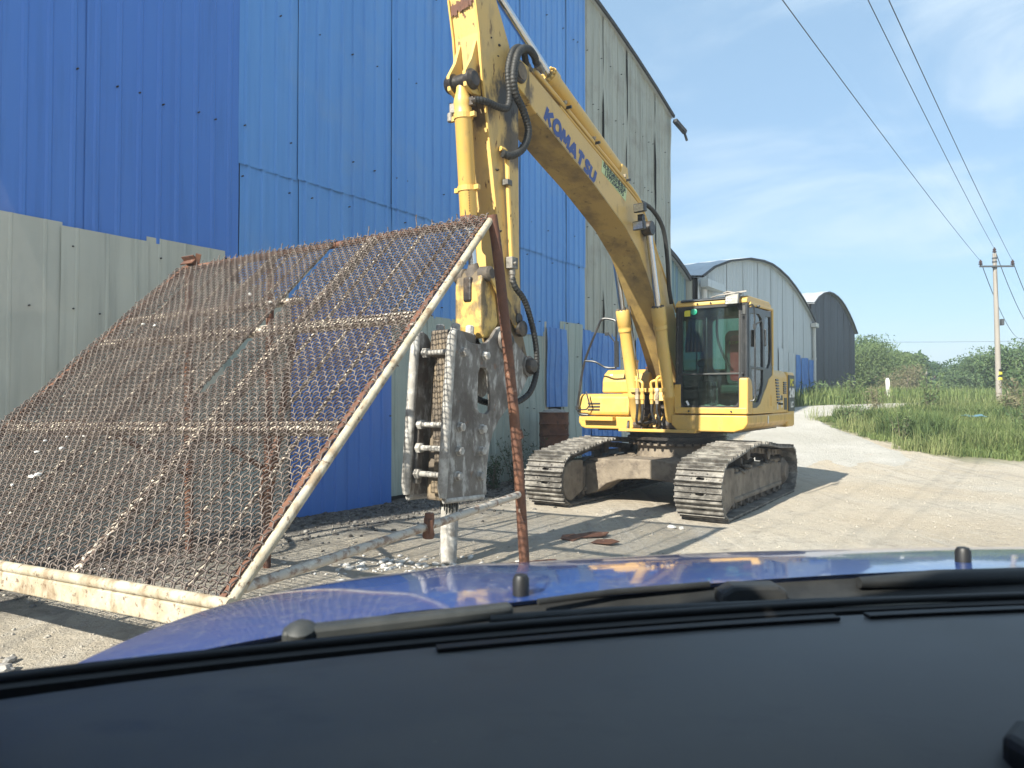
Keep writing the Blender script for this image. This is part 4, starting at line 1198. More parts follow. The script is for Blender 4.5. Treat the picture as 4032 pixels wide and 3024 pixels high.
# side panel louvres
for k in range(9):
    MB().obox((-1.02 + .012 * k, 1.352, 1.62 + .046 * k - .1), (.17, .016, .022), (R(25), 0, R(0))).build('louvre', 'black_paint', eng)
for k in range(6):
    MB().obox((-1.45, 1.352, 1.68 + .035 * k), (.19, .018, .018), (R(30), 0, 0)).build('louvre', 'black_paint', eng)
for k in range(7):
    MB().obox((-1.42, 1.28 - .004 * k * k, 1.96 + .011 * k), (.22, .05, .012), (R(45), 0, 0)).build('louvre', 'black_paint', eng)
MB().box(-1.60, -1.42, 1.346, 1.352, 1.40, 1.60).build('grille', 'black_paint', eng)
sp = MB().obox((-1.91, 1.354, 1.68), (.44, .012, .62), (0, 0, R(0)))
spo = sp.build('sign_panel', 'sign_dark', cwt, bevel=.004)
Msg = lambda x, z: frame((x, 1.363, z), (-1, 0, 0), (0, 0, 1))
text_mesh('lettering', 'PC', .17, 'tag_yellow', Msg(-1.92, 1.86), cwt, .006, sx=1.15)
text_mesh('lettering', '240', .22, 'decal_white', Msg(-1.92, 1.68), cwt, .008, sx=1.15)
text_mesh('lettering', 'LC', .14, 'decal_white', Msg(-1.92, 1.48), cwt, .005, sx=1.15)
for (x, z, w, h, m) in ((-.98, 1.47, .05, .12, 'decal_white'), (-1.24, 1.60, .14, .08, 'sign_dark'), (-1.26, 1.49, .07, .10, 'decal_white'), (-1.17, 1.62, .05, .06, 'decal_white'), (-.72, 1.44, .04, .05, 'rust')):
    MB().box(x - w / 2, x + w / 2, 1.346, 1.349, z - h / 2, z + h / 2).build('sticker', m, eng)
MB().cyl((-1.03, 1.33, 1.50), (-1.03, 1.42, 1.50), .014, 8).build('latch_knob', 'decal_black', eng)
MB().box(-.36, -.31, 1.357, 1.361, 1.20, 1.32).build('sticker', 'decal_white', exc)

# --- cab
cab = MB()
cab.box(-.64, .735, .28, 1.34, 1.362, 1.44)                                   # floor rim
cabo = cab.build('cab', 'paint_deck', exc, bevel=.015, label='operator cab with dark pillars, glass and yellow lower corners')
def cpart(mb, name, m, parent=cabo, bevel=0, smooth=None, seg=2):
    return mb.build(name, m, parent, bevel=bevel, smooth=smooth, seg=seg)
# front frame: black surround with a rounded glass opening
def rrect(y0, y1, z0, z1, r, n=5):
    pts = []
    for cy, cz, a0 in ((y1 - r, z0 + r, -90), (y1 - r, z1 - r, 0), (y0 + r, z1 - r, 90), (y0 + r, z0 + r, 180)):
        for k in range(n + 1):
            a = R(a0 + 90 * k / n)
            pts.append((cy + r * math.cos(a), cz + r * math.sin(a)))
    return pts
def shear_x(mb, zr=1.4, k=-.035):
    """cab front leans back a little towards the roof"""
    mb.v = [(x + k * (z - zr), y, z) for x, y, z in mb.v]
    return mb
mb = MB().prism([(.285, 1.43), (1.33, 1.43), (1.33, 2.98), (.30, 2.98)], 'x', .735, .775, holes=[rrect(.385, 1.235, 1.475, 2.935, .09)])
cpart(shear_x(mb), 'front_frame', 'cab_black', bevel=.006)
cpart(shear_x(MB().prism(rrect(.37, 1.25, 1.46, 2.95, .10), 'x', .748, .754)), 'front_glass', 'cab_glass')
cpart(shear_x(MB().prism(rrect(.365, 1.255, 1.455, 2.955, .105), 'x', .757, .786, holes=[rrect(.392, 1.228, 1.482, 2.928, .085)])), 'glass_seal', 'rubber')
cpart(shear_x(MB().box(.755, .79, .375, 1.245, 1.935, 1.960)), 'glass_bar', 'wiper_grey', bevel=.004)
# yellow sill, left pillar foot and big yellow corner at the door side
cpart(MB().box(.735, .80, .275, 1.35, 1.362, 1.455), 'front_sill', 'paint_deck', bevel=.012)
cpart(shear_x(MB().box(.70, .792, .265, .372, 1.445, 1.80)), 'pillar_foot', 'paint_deck', bevel=.012)
corner = [(.795, 1.36), (.795, 1.88), (.70, 1.89), (.60, 1.86), (.545, 1.76), (.53, 1.55), (.53, 1.36)]
cpart(shear_x(MB().prism(corner, 'y', 1.235, 1.362), 1.4, -.03), 'corner_panel', 'paint_deck', bevel=.02)
# pillars
cpart(shear_x(MB().box(.66, .775, 1.245, 1.345, 1.86, 2.98)), 'front_pillar', 'cab_black', bevel=.02)
cpart(shear_x(MB().box(.66, .775, .272, .345, 1.78, 2.98)), 'front_pillar', 'cab_black', bevel=.02)
cpart(MB().tube([(.80, .325, 1.86), (.785, .325, 2.4), (.765, .33, 2.95)], .017, 8), 'hose_clip_rail', 'rubber')
# roof
roof = MB().prism([(-.66, 2.98), (.735, 2.965), (.735, 3.02), (.64, 3.075), (-.5, 3.11), (-.62, 3.07), (-.66, 3.0)], 'y', .275, 1.345)
ro = cpart(roof, 'roof', 'paint_yellow', bevel=.03, seg=3)
MB().prism([(.20, 3.085), (.70, 3.052), (.75, 3.03), (.755, 3.05), (.70, 3.075), (.20, 3.11)], 'y', .36, 1.16).build('roof_hatch', 'cab_black', cabo, bevel=.01)
pw = MB().prism([(-.67, 3.02), (-.66, 2.10), (-.615, 2.10), (-.62, 2.98), (.56, 2.93), (.62, 2.90), (.65, 2.95), (.60, 2.99)], 'y', 1.335, 1.372)
cpart(pw, 'roof_rail', 'paint_yellow', bevel=.012)
# door side: black panel with two windows, curved yellow body below
door_out = [(.68, 1.86), (.66, 2.93), (-.58, 2.96), (-.62, 2.30), (-.62, 1.95), (-.40, 1.88), (-.25, 1.75), (-.10, 1.66), (.10, 1.50), (.30, 1.44), (.53, 1.44), (.55, 1.75)]
w1 = [(.60, 2.06), (.585, 2.82), (.12, 2.855), (-.02, 2.80), (-.09, 2.66), (-.085, 2.06)]
w2 = [(.55, 2.02), (-.085, 2.02), (-.085, 1.82), (.02, 1.66), (.20, 1.53), (.44, 1.52), (.52, 1.76)]
w3 = [(-.19, 2.05), (-.19, 2.72), (-.24, 2.85), (-.545, 2.87), (-.575, 2.35), (-.52, 2.15), (-.40, 2.06)]
cpart(MB().prism(door_out, 'y', 1.315, 1.352, holes=[w1, w2, w3]), 'door_frame', 'cab_black', bevel=.005)
for w_ in (w1, w2, w3):
    cpart(MB().prism(w_, 'y', 1.326, 1.331), 'door_glass', 'door_glass')
low = [(.53, 1.36), (.53, 1.45), (.30, 1.45), (.10, 1.51), (-.10, 1.67), (-.25, 1.76), (-.40, 1.89), (-.62, 1.96), (-.66, 2.10), (-.68, 2.10), (-.68, 1.36)]
cpart(MB().prism(low, 'y', 1.31, 1.362), 'side_panel', 'paint_yellow', bevel=.012)
cpart(MB().box(-.52, -.49, 1.358, 1.368, 1.47, 1.64), 'hinge', 'paint_yellow')
# far side, back wall with window, interior
fw_ = [(.70, 1.9), (.66, 2.95), (-.58, 2.97), (-.62, 1.44), (.70, 1.44)]
cpart(MB().prism(fw_, 'y', .282, .31, holes=[[(.62, 2.0), (.58, 2.86), (-.10, 2.88), (-.12, 2.0)], [(-.20, 2.0), (-.19, 2.88), (-.52, 2.89), (-.54, 2.0)]]), 'far_side_frame', 'cab_black', bevel=.005)
cpart(MB().box(-.13, .63, .294, .299, 1.99, 2.89), 'side_glass', 'cab_glass')
cpart(MB().box(-.55, -.19, .294, .299, 1.99, 2.90), 'side_glass', 'cab_glass')
cpart(MB().prism([(.31, 1.44), (1.31, 1.44), (1.31, 2.97), (.31, 2.97)], 'x', -.64, -.60, holes=[rrect(.40, 1.22, 2.05, 2.90, .08)]), 'back_frame', 'cab_black')
cpart(MB().box(-.622, -.617, .39, 1.23, 2.04, 2.91), 'back_glass', 'cab_glass')
cpart(MB().box(-.58, .70, .32, 1.30, 2.935, 2.955), 'headlining', 'interior_dark')
seat = MB().prism(rrect(.74, 1.22, 1.80, 2.66, .10), 'x', -.30, -.16)
so = cpart(seat, 'seat', 'interior_dark', bevel=.03)
MB().prism(rrect(.83, 1.15, 1.86, 2.58, .06), 'x', -.165, -.145).build('seat_cushion', 'seat_red', cabo, bevel=.008)
text_mesh('lettering', 'KOMATSU', .075, 'tag_yellow', frame((-.142, .99, 2.46), (0, 1, 0), (0, 0, 1)), cabo, .0, extrude=.001)
MB().box(-.30, .18, .76, 1.20, 1.66, 1.80).build('seat_base', 'interior_dark', cabo, bevel=.04)
for yy in (.52, 1.18):
    mb = MB(); mb.box(-.15, .25, yy - .07, yy + .07, 1.46, 1.85); mb.tube([(.20, yy, 1.84), (.22, yy, 1.96), (.20, yy + .01, 2.06)], .018, 8)
    mb.lathe((.20, yy, 2.04), (0, 0, 1), [(0, .02), (.03, .032), (.09, .03), (.11, .015)], 10)
    cpart(mb, 'console', 'interior_dark', bevel=.012)
mb = MB()
for yy in (.74, .82):
    mb.tube([(.46, yy, 1.45), (.48, yy, 1.85)], .011, 6); mb.box(.42, .55, yy - .04, yy + .03, 1.50, 1.515)
cpart(mb, 'travel_levers', 'wiper_grey')
mb = MB(); mb.lathe((.35, .55, 2.12), (1, 0, .2), [(0, .065), (.03, .065), (.04, .05)], 14)
cpart(mb, 'monitor', 'interior_dark')
cpart(MB().tube(smooth_pts([(.30, .82, 2.92), (.2, .74, 2.78), (.1, .72, 2.5), (.0, .80, 2.2), (-.05, .86, 2.1)], 4), .02, 7), 'air_hose', 'interior_dark')
nt_ = MB()
for k in range(9):
    nt_.add([(.72 + .008 * (k % 2), .42 + .03 * k, 2.28), (.72 - .008 * (k % 2) + .006, .42 + .03 * (k + 1), 2.28), (.69 + .006, .43 + .028 * (k + 1), 2.76), (.69 + .008 * (k % 2), .43 + .028 * k, 2.76)], [(0, 1, 2, 3)])
cpart(nt_, 'sun_blind', 'rubber')
mb = MB(); mb.lathe((.715, .56, 2.885), (1, 0, 0), [(0, .045), (.012, .05), (.016, .03)], 16); cpart(mb, 'round_sticker', 'glass_green_tag')
cpart(MB().box(.712, .716, .41, .50, 2.82, 2.91), 'sticker', 'tag_yellow')
rag = MB()
for k in range(14):
    rag.rock((.60, .78 + .035 * k - .15, 1.475 + .01 * math.sin(k)), .035, 700 + k, .5)
cpart(rag, 'rag', 'trim_beige')
cpart(MB().obox((.792, .48, 1.52), (.004, .03, .07), (R(30), 0, 0)), 'sticker', 'paper')
# door handle rail, mirrors, bolts, lamp on the roof
mb = MB(); mb.tube(smooth_pts([(.73, 1.37, 2.92), (.70, 1.43, 2.90), (.69, 1.44, 2.6), (.69, 1.44, 1.95), (.70, 1.44, 1.60), (.72, 1.38, 1.55)], 4), .012, 6)
cpart(mb, 'grab_rail', 'black_paint', smooth=40)
mb = MB(); mb.tube([(.69, 1.44, 2.62), (.66, 1.46, 2.66), (.58, 1.50, 2.70), (.54, 1.51, 2.66), (.54, 1.51, 2.42)], .011, 6); mb.box(.67, .71, 1.42, 1.46, 2.58, 2.65)
cpart(mb, 'mirror_arm', 'black_paint', smooth=40)
cpart(MB().obox((.05, 1.42, 2.50), (.10, .03, .26), (0, 0, R(20))), 'mirror', 'cab_black', bevel=.015)
mb = MB()
for z in (1.92, 2.12, 2.66):
    bolt(mb, (.79, .33, z), (1, 0, 0), .018, .02)
for z in (1.95, 2.80):
    bolt(mb, (.79, 1.29, z), (1, 0, 0), .016, .02)
for y in (.62, .82):
    bolt(mb, (.735, y, 2.995), (1, 0, 0), .014, .02)
for y in (.50, 1.13):
    bolt(mb, (.80, y, 1.40), (1, 0, 0), .014, .02)
cpart(mb, 'bolts', 'cab_black')
cpart(shear_x(MB().box(.775, .79, 1.285, 1.325, 2.80, 2.93)), 'hinge_plate', 'wiper_grey')
cpart(MB().lathe((.30, 1.345, 2.95), (0, 1, 0), [(0, .02), (.06, .02), (.07, .012)], 8), 'rail_stop', 'black_paint')
lamp = MB().obox((.80, 1.16, 3.02), (.06, .21, .17), (0, R(-12), R(-6)))
lo_ = cpart(lamp, 'work_lamp', 'cab_black', bevel=.01)
MB().obox((.833, 1.157, 3.015), (.006, .18, .14), (0, R(-12), R(-6))).build('lens', 'lens', cabo)
for r0 in range(3):
    for c0 in range(6):
        MB().lathe((.834, 1.085 + .028 * c0, 2.965 + .035 * r0), (1, 0, .2), [(0, .011), (.006, .009)], 8).build('led', 'decal_white', cabo)
mb = MB(); mb.obox((.72, 1.18, 3.12), (.20, .30, .02), (R(6), R(8), R(15))); mb.obox((.60, 1.10, 3.13), (.16, .22, .015), (R(-8), 0, R(40))); mb.tube([(.75, 1.1, 3.1), (.6, .9, 3.12), (.35, .7, 3.13)], .010, 5)
cpart(mb, 'roof_plastic', 'trim_beige')

# --- handrail on the tank side
mb = MB(); mb.tube(smooth_pts([(.72, -1.22, 1.32), (.76, -1.36, 1.34), (.77, -1.395, 1.45)], 4) + smooth_pts([(.77, -1.37, 1.62), (.76, -1.27, 2.18), (.75, -1.00, 2.80), (.74, -.96, 2.86), (.73, -.90, 2.875), (.72, -.76, 2.845), (.72, -.725, 2.81), (.72, -.72, 2.75), (.70, -.72, 2.09)], 4), .019, 8)
hr = mb.build('handrail', 'black_paint', exc, smooth=40)
MB().tube(smooth_pts([(.76, -1.255, 2.20), (.74, -1.08, 2.18), (.70, -.92, 2.09), (.68, -.74, 2.08)], 3), .016, 8).build('rail_brace', 'black_paint', hr, smooth=40)
mb = MB(); mb.box(.68, .72, -.755, -.69, 2.09, 2.5); mb.beam((.71, -.74, 2.48), (.74, -.84, 2.62), .05, .02); mb.obox((.76, -.86, 2.62), (.04, .07, .05), (0, 0, .4))
mb.build('mirror_bracket', 'black_paint', hr)
mb = MB(); mb.box(.74, .80, -1.42, -1.36, 1.40, 1.47)
mb.build('rail_clamp', 'black_paint', hr, bevel=.01)

# --- boom
YB = -.10; BW = .21
boom_low = [(4.60, 4.80), (4.44, 4.72), (3.79, 4.50), (3.10, 4.28), (2.20, 3.93), (1.72, 3.65), (1.45, 3.38), (1.25, 3.15), (1.04, 2.90), (.75, 2.55), (.41, 2.10), (.26, 1.85)]
boom_top = [(4.66, 5.17), (4.41, 5.11), (3.93, 4.98), (3.26, 4.79), (2.75, 4.65), (2.10, 4.48), (1.70, 4.36), (1.46, 4.22), (1.25, 4.02), (1.03, 3.74), (.50, 3.18), (.20, 2.75), (-.02, 2.20), (-.08, 1.95)]
foot = [(-.04 + .17 * math.cos(a), 1.86 + .17 * math.sin(a)) for a in np.linspace(R(150), R(330), 8)]
poly = boom_top + foot + boom_low[::-1]
tipc = (4.82, 5.03)
boom = MB().prism(poly, 'y', YB - BW, YB + BW).build('boom', 'paint_boom', exc, bevel=.012)
mb = MB()
for a, b in zip(boom_low[1:-1], boom_low[2:]):
    d = Vector((b[0] - a[0], 0, b[1] - a[1])).normalized(); nn = Vector((d.z, 0, -d.x))
    if nn.z > 0: nn = -nn
    A = Vector((a[0], 0, a[1])) + nn * .006; Bv = Vector((b[0], 0, b[1])) + nn * .006
    e = BW - .004
    mb.add([(A.x, YB - e, A.z), (A.x, YB + e, A.z), (Bv.x, YB + e, Bv.z), (Bv.x, YB - e, Bv.z)], [(0, 1, 2, 3)])
mb.build('boom_underside', 'paint_yellow_shade', boom)  # thin skin that carries the underside's shade as darker yellow
# edge flanges that stand proud along the lower edge
for sy in (-1, 1):
    mb = MB()
    for a, b in zip(boom_low[1:-1], boom_low[2:]):
        mb.beam((a[0], YB + sy * (BW + .004), a[1] + .004), (b[0], YB + sy * (BW + .004), b[1] + .004), .018, .018)
    mb.build('weld_seam', 'paint_yellow_shade', boom)
# fork at the tip, pivot pin
for sy in (-1, 1):
    fk = [(4.60, 4.79)] + [(tipc[0] + .155 * math.cos(a), tipc[1] + .155 * math.sin(a)) for a in np.linspace(R(-70), R(110), 10)] + [(4.62, 5.16)]
    MB().prism(fk, 'y', YB + sy * .185 - .025 * sy, YB + sy * .235).build('fork_plate', 'paint_yellow_worn', boom, bevel=.008)
mb = MB(); mb.lathe((tipc[0], YB - .27, tipc[1]), (0, 1, 0), [(0, .10), (.02, .115), (.52, .115), (.54, .10), (.545, .07)], 24)
mb.build('pivot_pin', 'grime_black', boom, smooth=35)
MB().lathe((tipc[0], YB + .265, tipc[1]), (0, 1, 0), [(0, .085), (.015, .085), (.018, .05)], 20).build('pin_cap', 'track_dirt', boom, smooth=35)
MB().lathe((-.04, YB - .34, 1.86), (0, 1, 0), [(0, .12), (.68, .12)], 20).build('foot_pin', 'grime_black', boom, smooth=35)
for sy in (-1, 1):
    MB().prism([(-.35, 1.08), (.35, 1.08), (.20, 1.75), (.10, 1.98), (-.04, 2.03), (-.18, 1.98), (-.28, 1.75)], 'y', YB + sy * .27 - .02, YB + sy * .27 + .02).build('boom_bracket', 'grime_black', exc, bevel=.01)

# lettering on the near side of the boom
FY = YB + BW
def letter_strokes():
    L = {}
    L['K'] = [((0, 0), (.0, 1)), ((.06, .42), (.60, 1.0)), ((.16, .52), (.62, 0))]
    L['O'] = [[(.36 + .36 * math.cos(a), .5 + .5 * math.sin(a)) for a in np.linspace(0, 2 * math.pi, 19)]]
    L['M'] = [((0, 0), (.10, 1)), ((.10, 1), (.40, .18)), ((.40, .18), (.72, 1)), ((.72, 1), (.82, 0))]
    L['A'] = [((0, 0), (.36, 1)), ((.36, 1), (.72, 0)), ((.18, .26), (.56, .26))]
    L['T'] = [((0, .92), (.66, .92)), ((.33, 0), (.33, 1.12))]
    L['S'] = [[(.52, .86), (.38, .96), (.20, .95), (.07, .82), (.12, .64), (.30, .52), (.46, .40), (.52, .22), (.40, .06), (.20, .03), (.02, .14)]]
    L['U'] = [[(0, 1), (0, .32), (.06, .12), (.20, .02), (.38, .02), (.52, .12), (.58, .32), (.58, 1)]]
    return L
LS = letter_strokes()
LW = {'K': .66, 'O': .74, 'M': .84, 'A': .74, 'T': .68, 'S': .56, 'U': .6}
def boom_logo(parent):
    # baseline from the K towards the foot, letters upright against the boom edge
    a = Vector((4.265, FY, 4.715)); e = Vector((3.09, FY, 4.305))
    xd = (e - a).normalized(); yd = Vector((-.055, 0, 1)); yd = (yd - xd * yd.dot(xd)).normalized()
    gap = .20
    tot = sum(LW[c] for c in 'KOMATSU') + gap * 6
    k = (e - a).length / tot
    hgt = .165
    x = 0.0
    for ch in 'KOMATSU':
        mb = MB()
        for st in LS[ch]:
            pts = [Vector((p[0], p[1])) for p in st]
            for p, q in zip(pts[:-1], pts[1:]):
                P_ = a + xd * (x + p.x) * k + yd * p.y * hgt + xd * (.10 * p.y * hgt); Q_ = a + xd * (x + q.x) * k + yd * q.y * hgt + xd * (.10 * q.y * hgt)
                d = (Q_ - P_).normalized(); s_ = Vector((d.z, 0, -d.x)) * .030; ex = d * .006
                mb.add([P_ - s_ - ex, P_ + s_ - ex, Q_ + s_ + ex, Q_ - s_ + ex], [(0, 1, 2, 3)])
        # tiny steps in depth keep overlapping strokes apart
        for i, v in enumerate(mb.v):
            mb.v[i] = (v[0], FY + .0025 + .0006 * (i // 4), v[2])
        mb.build('lettering', 'decal_blue', parent, recalc=False)
        x += LW[ch] + gap
boom_logo(boom)
sa, sb_, sc2, sd2 = Vector((2.84, FY + .003, 4.66)), Vector((2.10, FY + .003, 4.465)), Vector((2.14, FY + .003, 4.285)), Vector((2.87, FY + .003, 4.50))
MB().add([sa, sb_, sc2, sd2, sa - Vector((0, .004, 0)), sb_ - Vector((0, .004, 0)), sc2 - Vector((0, .004, 0)), sd2 - Vector((0, .004, 0))], [(0, 1, 2, 3), (7, 6, 5, 4), (0, 4, 5, 1), (1, 5, 6, 2), (2, 6, 7, 3), (3, 7, 4, 0)]).build('rental_sticker', 'decal_green', boom)
xd = (sb_ - sa).normalized(); ydir = (sa - sd2)
text_mesh('lettering', '跃发机械设备租赁', .088, 'decal_black', frame(sa.lerp(sb_, .5).lerp(sd2.lerp(sc2, .5), .27) + Vector((0, .003, 0)), xd, ydir), boom, .0015, extrude=.0008, sx=1.0)
text_mesh('lettering', '13992064395', .105, 'decal_black', frame(sa.lerp(sb_, .5).lerp(sd2.lerp(sc2, .5), .74) + Vector((0, .003, 0)), xd, ydir), boom, .0025, extrude=.0008, sx=1.04)

# pipes along the top of the boom and their clamps
def pipe(name, pts, r, m, parent, n=8, k=4):
    return MB().tube(smooth_pts(pts, k), r, n).build(name, m, parent, smooth=45)
top_run = lambda dy, dz: [(4.42, YB + dy, 5.20 + dz), (4.15, YB + dy, 5.13 + dz), (3.3, YB + dy, 4.90 + dz), (2.75, YB + dy, 4.745 + dz), (2.1, YB + dy, 4.575 + dz), (1.75, YB + dy, 4.475 + dz), (1.45, YB + dy, 4.34 + dz)]
pipe('hydraulic_pipe', top_run(.165, .03), .028, 'paint_yellow', boom)
pipe('hydraulic_pipe', top_run(.10, .045), .028, 'paint_yellow', boom)
pipe('hydraulic_pipe', [(3.9, YB + .195, 4.99), (2.75, YB + .195, 4.68), (2.1, YB + .195, 4.51), (1.62, YB + .2, 4.35), (1.35, YB + .21, 4.10), (1.1, YB + .21, 3.80)], .017, 'paint_yellow', boom)
pipe('hydraulic_pipe', [(1.62, YB + .17, 4.38), (1.25, YB + .19, 4.06), (.98, YB + .2, 3.72), (.5, YB + .21, 3.2), (.3, YB + .22, 2.95)], .017, 'paint_yellow', boom)
for x, z in ((3.72, 5.04), (2.98, 4.84), (2.06, 4.60)):
    mb = MB(); mb.obox((x, YB + .15, z), (.035, .20, .035), (0, R(16), 0)); mb.obox((x, YB + .12, z + .05), (.06, .09, .05), (0, R(16), 0))
    mb.build('pipe_clamp', 'black_paint', boom, bevel=.004)
    MB().obox((x + .01, YB + .165, z + .065), (.045, .05, .04), (0, R(16), 0)).build('clamp_bolt', 'cream_paint', boom, bevel=.004)
pipe('rubber_hose', [(1.60, YB + .14, 4.44), (1.30, YB + .24, 4.36), (1.02, YB + .30, 4.12), (.86, YB + .30, 3.70), (.75, YB + .28, 3.30), (.62, YB + .27, 3.05)], .032, 'rubber', boom)

# ribbed hoses at the boom tip
def hose(name, pts, r, parent, m='rubber', k=10, rib=.004):
    P_ = smooth_pts(pts, k)
    Q, rs = [], []
    # resample evenly and alternate the radius for the wound ribs
    d = [0]
    for a, b in zip(P_[:-1], P_[1:]): d.append(d[-1] + (b - a).length)
    n = max(8, int(d[-1] / .0085))
    for i in range(n + 1):
        t = d[-1] * i / n
        j = max(q for q in range(len(d)) if d[q] <= t + 1e-9)
        j = min(j, len(P_) - 2)
        u = (t - d[j]) / max(1e-9, d[j + 1] - d[j])
        Q.append(P_[j].lerp(P_[j + 1], u)); rs.append(r + (rib if (i // 2) % 2 else 0))
    return MB().tube(Q, rs, 8).build(name, m, parent, smooth=60)
hose('ribbed_hose', [(4.52, .16, 5.24), (4.62, .19, 5.28), (4.80, .22, 5.27), (4.98, .23, 5.15), (5.07, .23, 4.90), (5.02, .22, 4.72), (4.86, .22, 4.57), (4.76, .21, 4.40), (4.85, .20, 4.20), (5.02, .17, 4.08), (5.12, .13, 4.08)], .038, boom)
hose('ribbed_hose', [(4.60, .08, 5.22), (4.78, .15, 5.29), (4.98, .17, 5.19), (5.08, .17, 4.95), (5.05, .17, 4.70), (5.08, .16, 4.56), (5.22, .15, 4.52), (5.40, .12, 4.52), (5.50, .06, 4.52)], .034, boom)
mb = MB(); mb.lathe((4.50, .16, 5.235), (-1, 0, -.28), [(0, .045), (.05, .045), (.06, .035), (.12, .035)], 8); mb.lathe((4.60, .08, 5.215), (-1, 0, -.28), [(0, .04), (.04, .04), (.05, .03), (.1, .03)], 8)
mb.build('hose_fitting', 'track_steel', boom, smooth=40)

# arm cylinder on top of the boom
ac0, ac1, ac2 = Vector((1.92, YB, 4.80)), Vector((3.83, YB, 5.44)), Vector((5.08, YB, 5.98))
ad = (ac1 - ac0).normalized()
acy = MB().lathe(ac0, ad, [(0, .06), (.1, .095), (.15, .095), ((ac1 - ac0).length - .12, .095), ((ac1 - ac0).length - .11, .11), ((ac1 - ac0).length, .11)], 20).build('arm_cylinder', 'paint_yellow', exc, smooth=35)
MB().cyl(ac1 - ad * .05, ac2, .05, 16).build('piston_rod', 'chrome', acy, smooth=40)
mb = MB()
a_, b_ = orient(ad)
for k in range(10):
    t = 2 * math.pi * k / 10
    bolt(mb, ac1 + (a_ * math.cos(t) + b_ * math.sin(t)) * .085, ad, .018, .03)
mb.build('head_bolts', 'paint_yellow', acy)
MB().prism([(1.75, 4.40), (2.15, 4.50), (2.02, 4.86), (1.84, 4.84)], 'y', YB - .11, YB + .11).build('cylinder_bracket', 'paint_yellow', acy, bevel=.01)

# --- boom cylinders
for sy, nm in ((-1, 'far'), (1, 'near')):
    y = YB + sy * .285
    p0, p1, p2 = Vector((.66, y, 1.22)), Vector((1.20, y, 2.93)), Vector((1.545, y, 4.02))
    d = (p1 - p0).normalized(); Ln = (p1 - p0).length
    cy_ = MB().lathe(p0, d, [(-.02, .05), (.06, .085), (.12, .09), (.40, .09), (.41, .097), (.45, .097), (.46, .09), (Ln - .34, .09), (Ln - .33, .102), (Ln - .30, .102), (Ln - .29, .098), (Ln - .25, .098), (Ln - .24, .104), (Ln - .02, .104), (Ln, .09)], 20)
    co = cy_.build('boom_cylinder', 'paint_yellow', exc, smooth=35)
    MB().cyl(p1 - d * .05, p2, .047, 16).build('piston_rod', 'chrome', co, smooth=40)
    mb = MB(); a_, b_ = orient(d)
    for k in range(10):
        t = 2 * math.pi * k / 10
        bolt(mb, p1 + (a_ * math.cos(t) + b_ * math.sin(t)) * .078 - d * .01, d, .017, .028)
    mb.build('head_bolts', 'roller_dark', co)
    mb = MB(); mb.lathe((p2.x, y - .07, p2.z), (0, 1, 0), [(0, .095), (.01, .105), (.13, .105), (.14, .095)], 18)
    mb.build('rod_eye', 'grime_black', co, smooth=35)
    mb = MB(); mb.lathe((.62, y - .10, 1.18), (0, 1, 0), [(0, .115), (.20, .115)], 18)
    for q in (-.115, .115):
        mb.prism([(.42, 1.08), (.80, 1.08), (.76, 1.22), (.68, 1.31), (.56, 1.31), (.48, 1.2)], 'y', y + q - .018, y + q + .018)
    mb.build('base_bracket', 'grime_black', co, bevel=.006)
    # grease line up the side of the cylinder
    MB().tube([p0 + d * .5 + Vector((-.05, -sy * .10, 0)), p1 - d * .3 + Vector((-.05, -sy * .10, 0)), p1 + Vector((-.02, -sy * .08, .35))], .009, 6).build('grease_line', 'roller_dark', co)
    # bent feed pipes and hoses between the cylinders
    for j in range(2):
        yy = YB + sy * (.16 - .085 * j)
        q = p0 + d * .55
        MB().tube(smooth_pts([(q.x + .02, y - sy * .06, q.z + .16 - .05 * j), (q.x + .10, y - sy * .10, q.z + .17 - .05 * j), (q.x + .13, yy, q.z + .12 - .03 * j), (q.x + .12, yy, q.z - .02)], 4), .022, 8).build('feed_pipe', 'paint_yellow', co, smooth=45)
        mb = MB(); mb.lathe((q.x + .12, yy, q.z), (0, 0, -1), [(0, .030), (.02, .036), (.05, .036), (.06, .03), (.10, .03), (.105, .038), (.17, .038), (.18, .028), (.24, .026)], 8)
        mb.build('hose_fitting', 'paint_yellow' if j else 'cream_paint', co, smooth=40)
        MB().tube(smooth_pts([(q.x + .12, yy, q.z - .22), (q.x + .12, yy, q.z - .36), (q.x + .08, yy + sy * .03, q.z - .50), (q.x - .02, yy - .02, q.z - .55), (q.x - .2, YB, q.z - .50)], 4), .021, 8).build('rubber_hose', 'rubber', co, smooth=45)
    mb = MB(); mb.box(q.x + .06, q.x + .11, min(y, YB + sy * .02), max(y, YB + sy * .02), q.z - .06, q.z)
    mb.build('pipe_bracket', 'paint_yellow', co, bevel=.006)
# dark recess behind the hoses with the swing motor, and the yellow nose plates
MB().box(.22, .30, YB - .40, YB + .40, 1.10, 1.66).build('recess', 'grime_black', exc, bevel=.01)
mb = MB(); mb.lathe((.34, YB + .26, 1.52), (1, 0, 0), [(0, .07), (.05, .07), (.06, .05), (.065, .02)], 16); mb.tube([(.36, YB - .3, 1.42), (.36, YB + .3, 1.46)], .02, 6)
mb.build('swing_valve', 'roller_dark', exc, smooth=40)
MB().prism([(.30, 1.09), (.52, 1.09), (.50, 1.16), (.36, 1.60), (.28, 1.66)], 'y', YB - .12, YB - .05).build('nose_plate', 'paint_deck', exc, bevel=.01)
MB().prism([(.30, 1.55), (.40, 1.55), (.34, 1.72), (.27, 1.74)], 'y', YB - .15, YB + .36).build('nose_plate', 'paint_deck', exc, bevel=.01)
for yy in (-.26, -.14, .02, .16):
    MB().beam((.60, YB + yy, 1.09), (.34, YB + yy * .8, 1.34), .022, .022).build('guard_rod', 'paint_deck', exc)

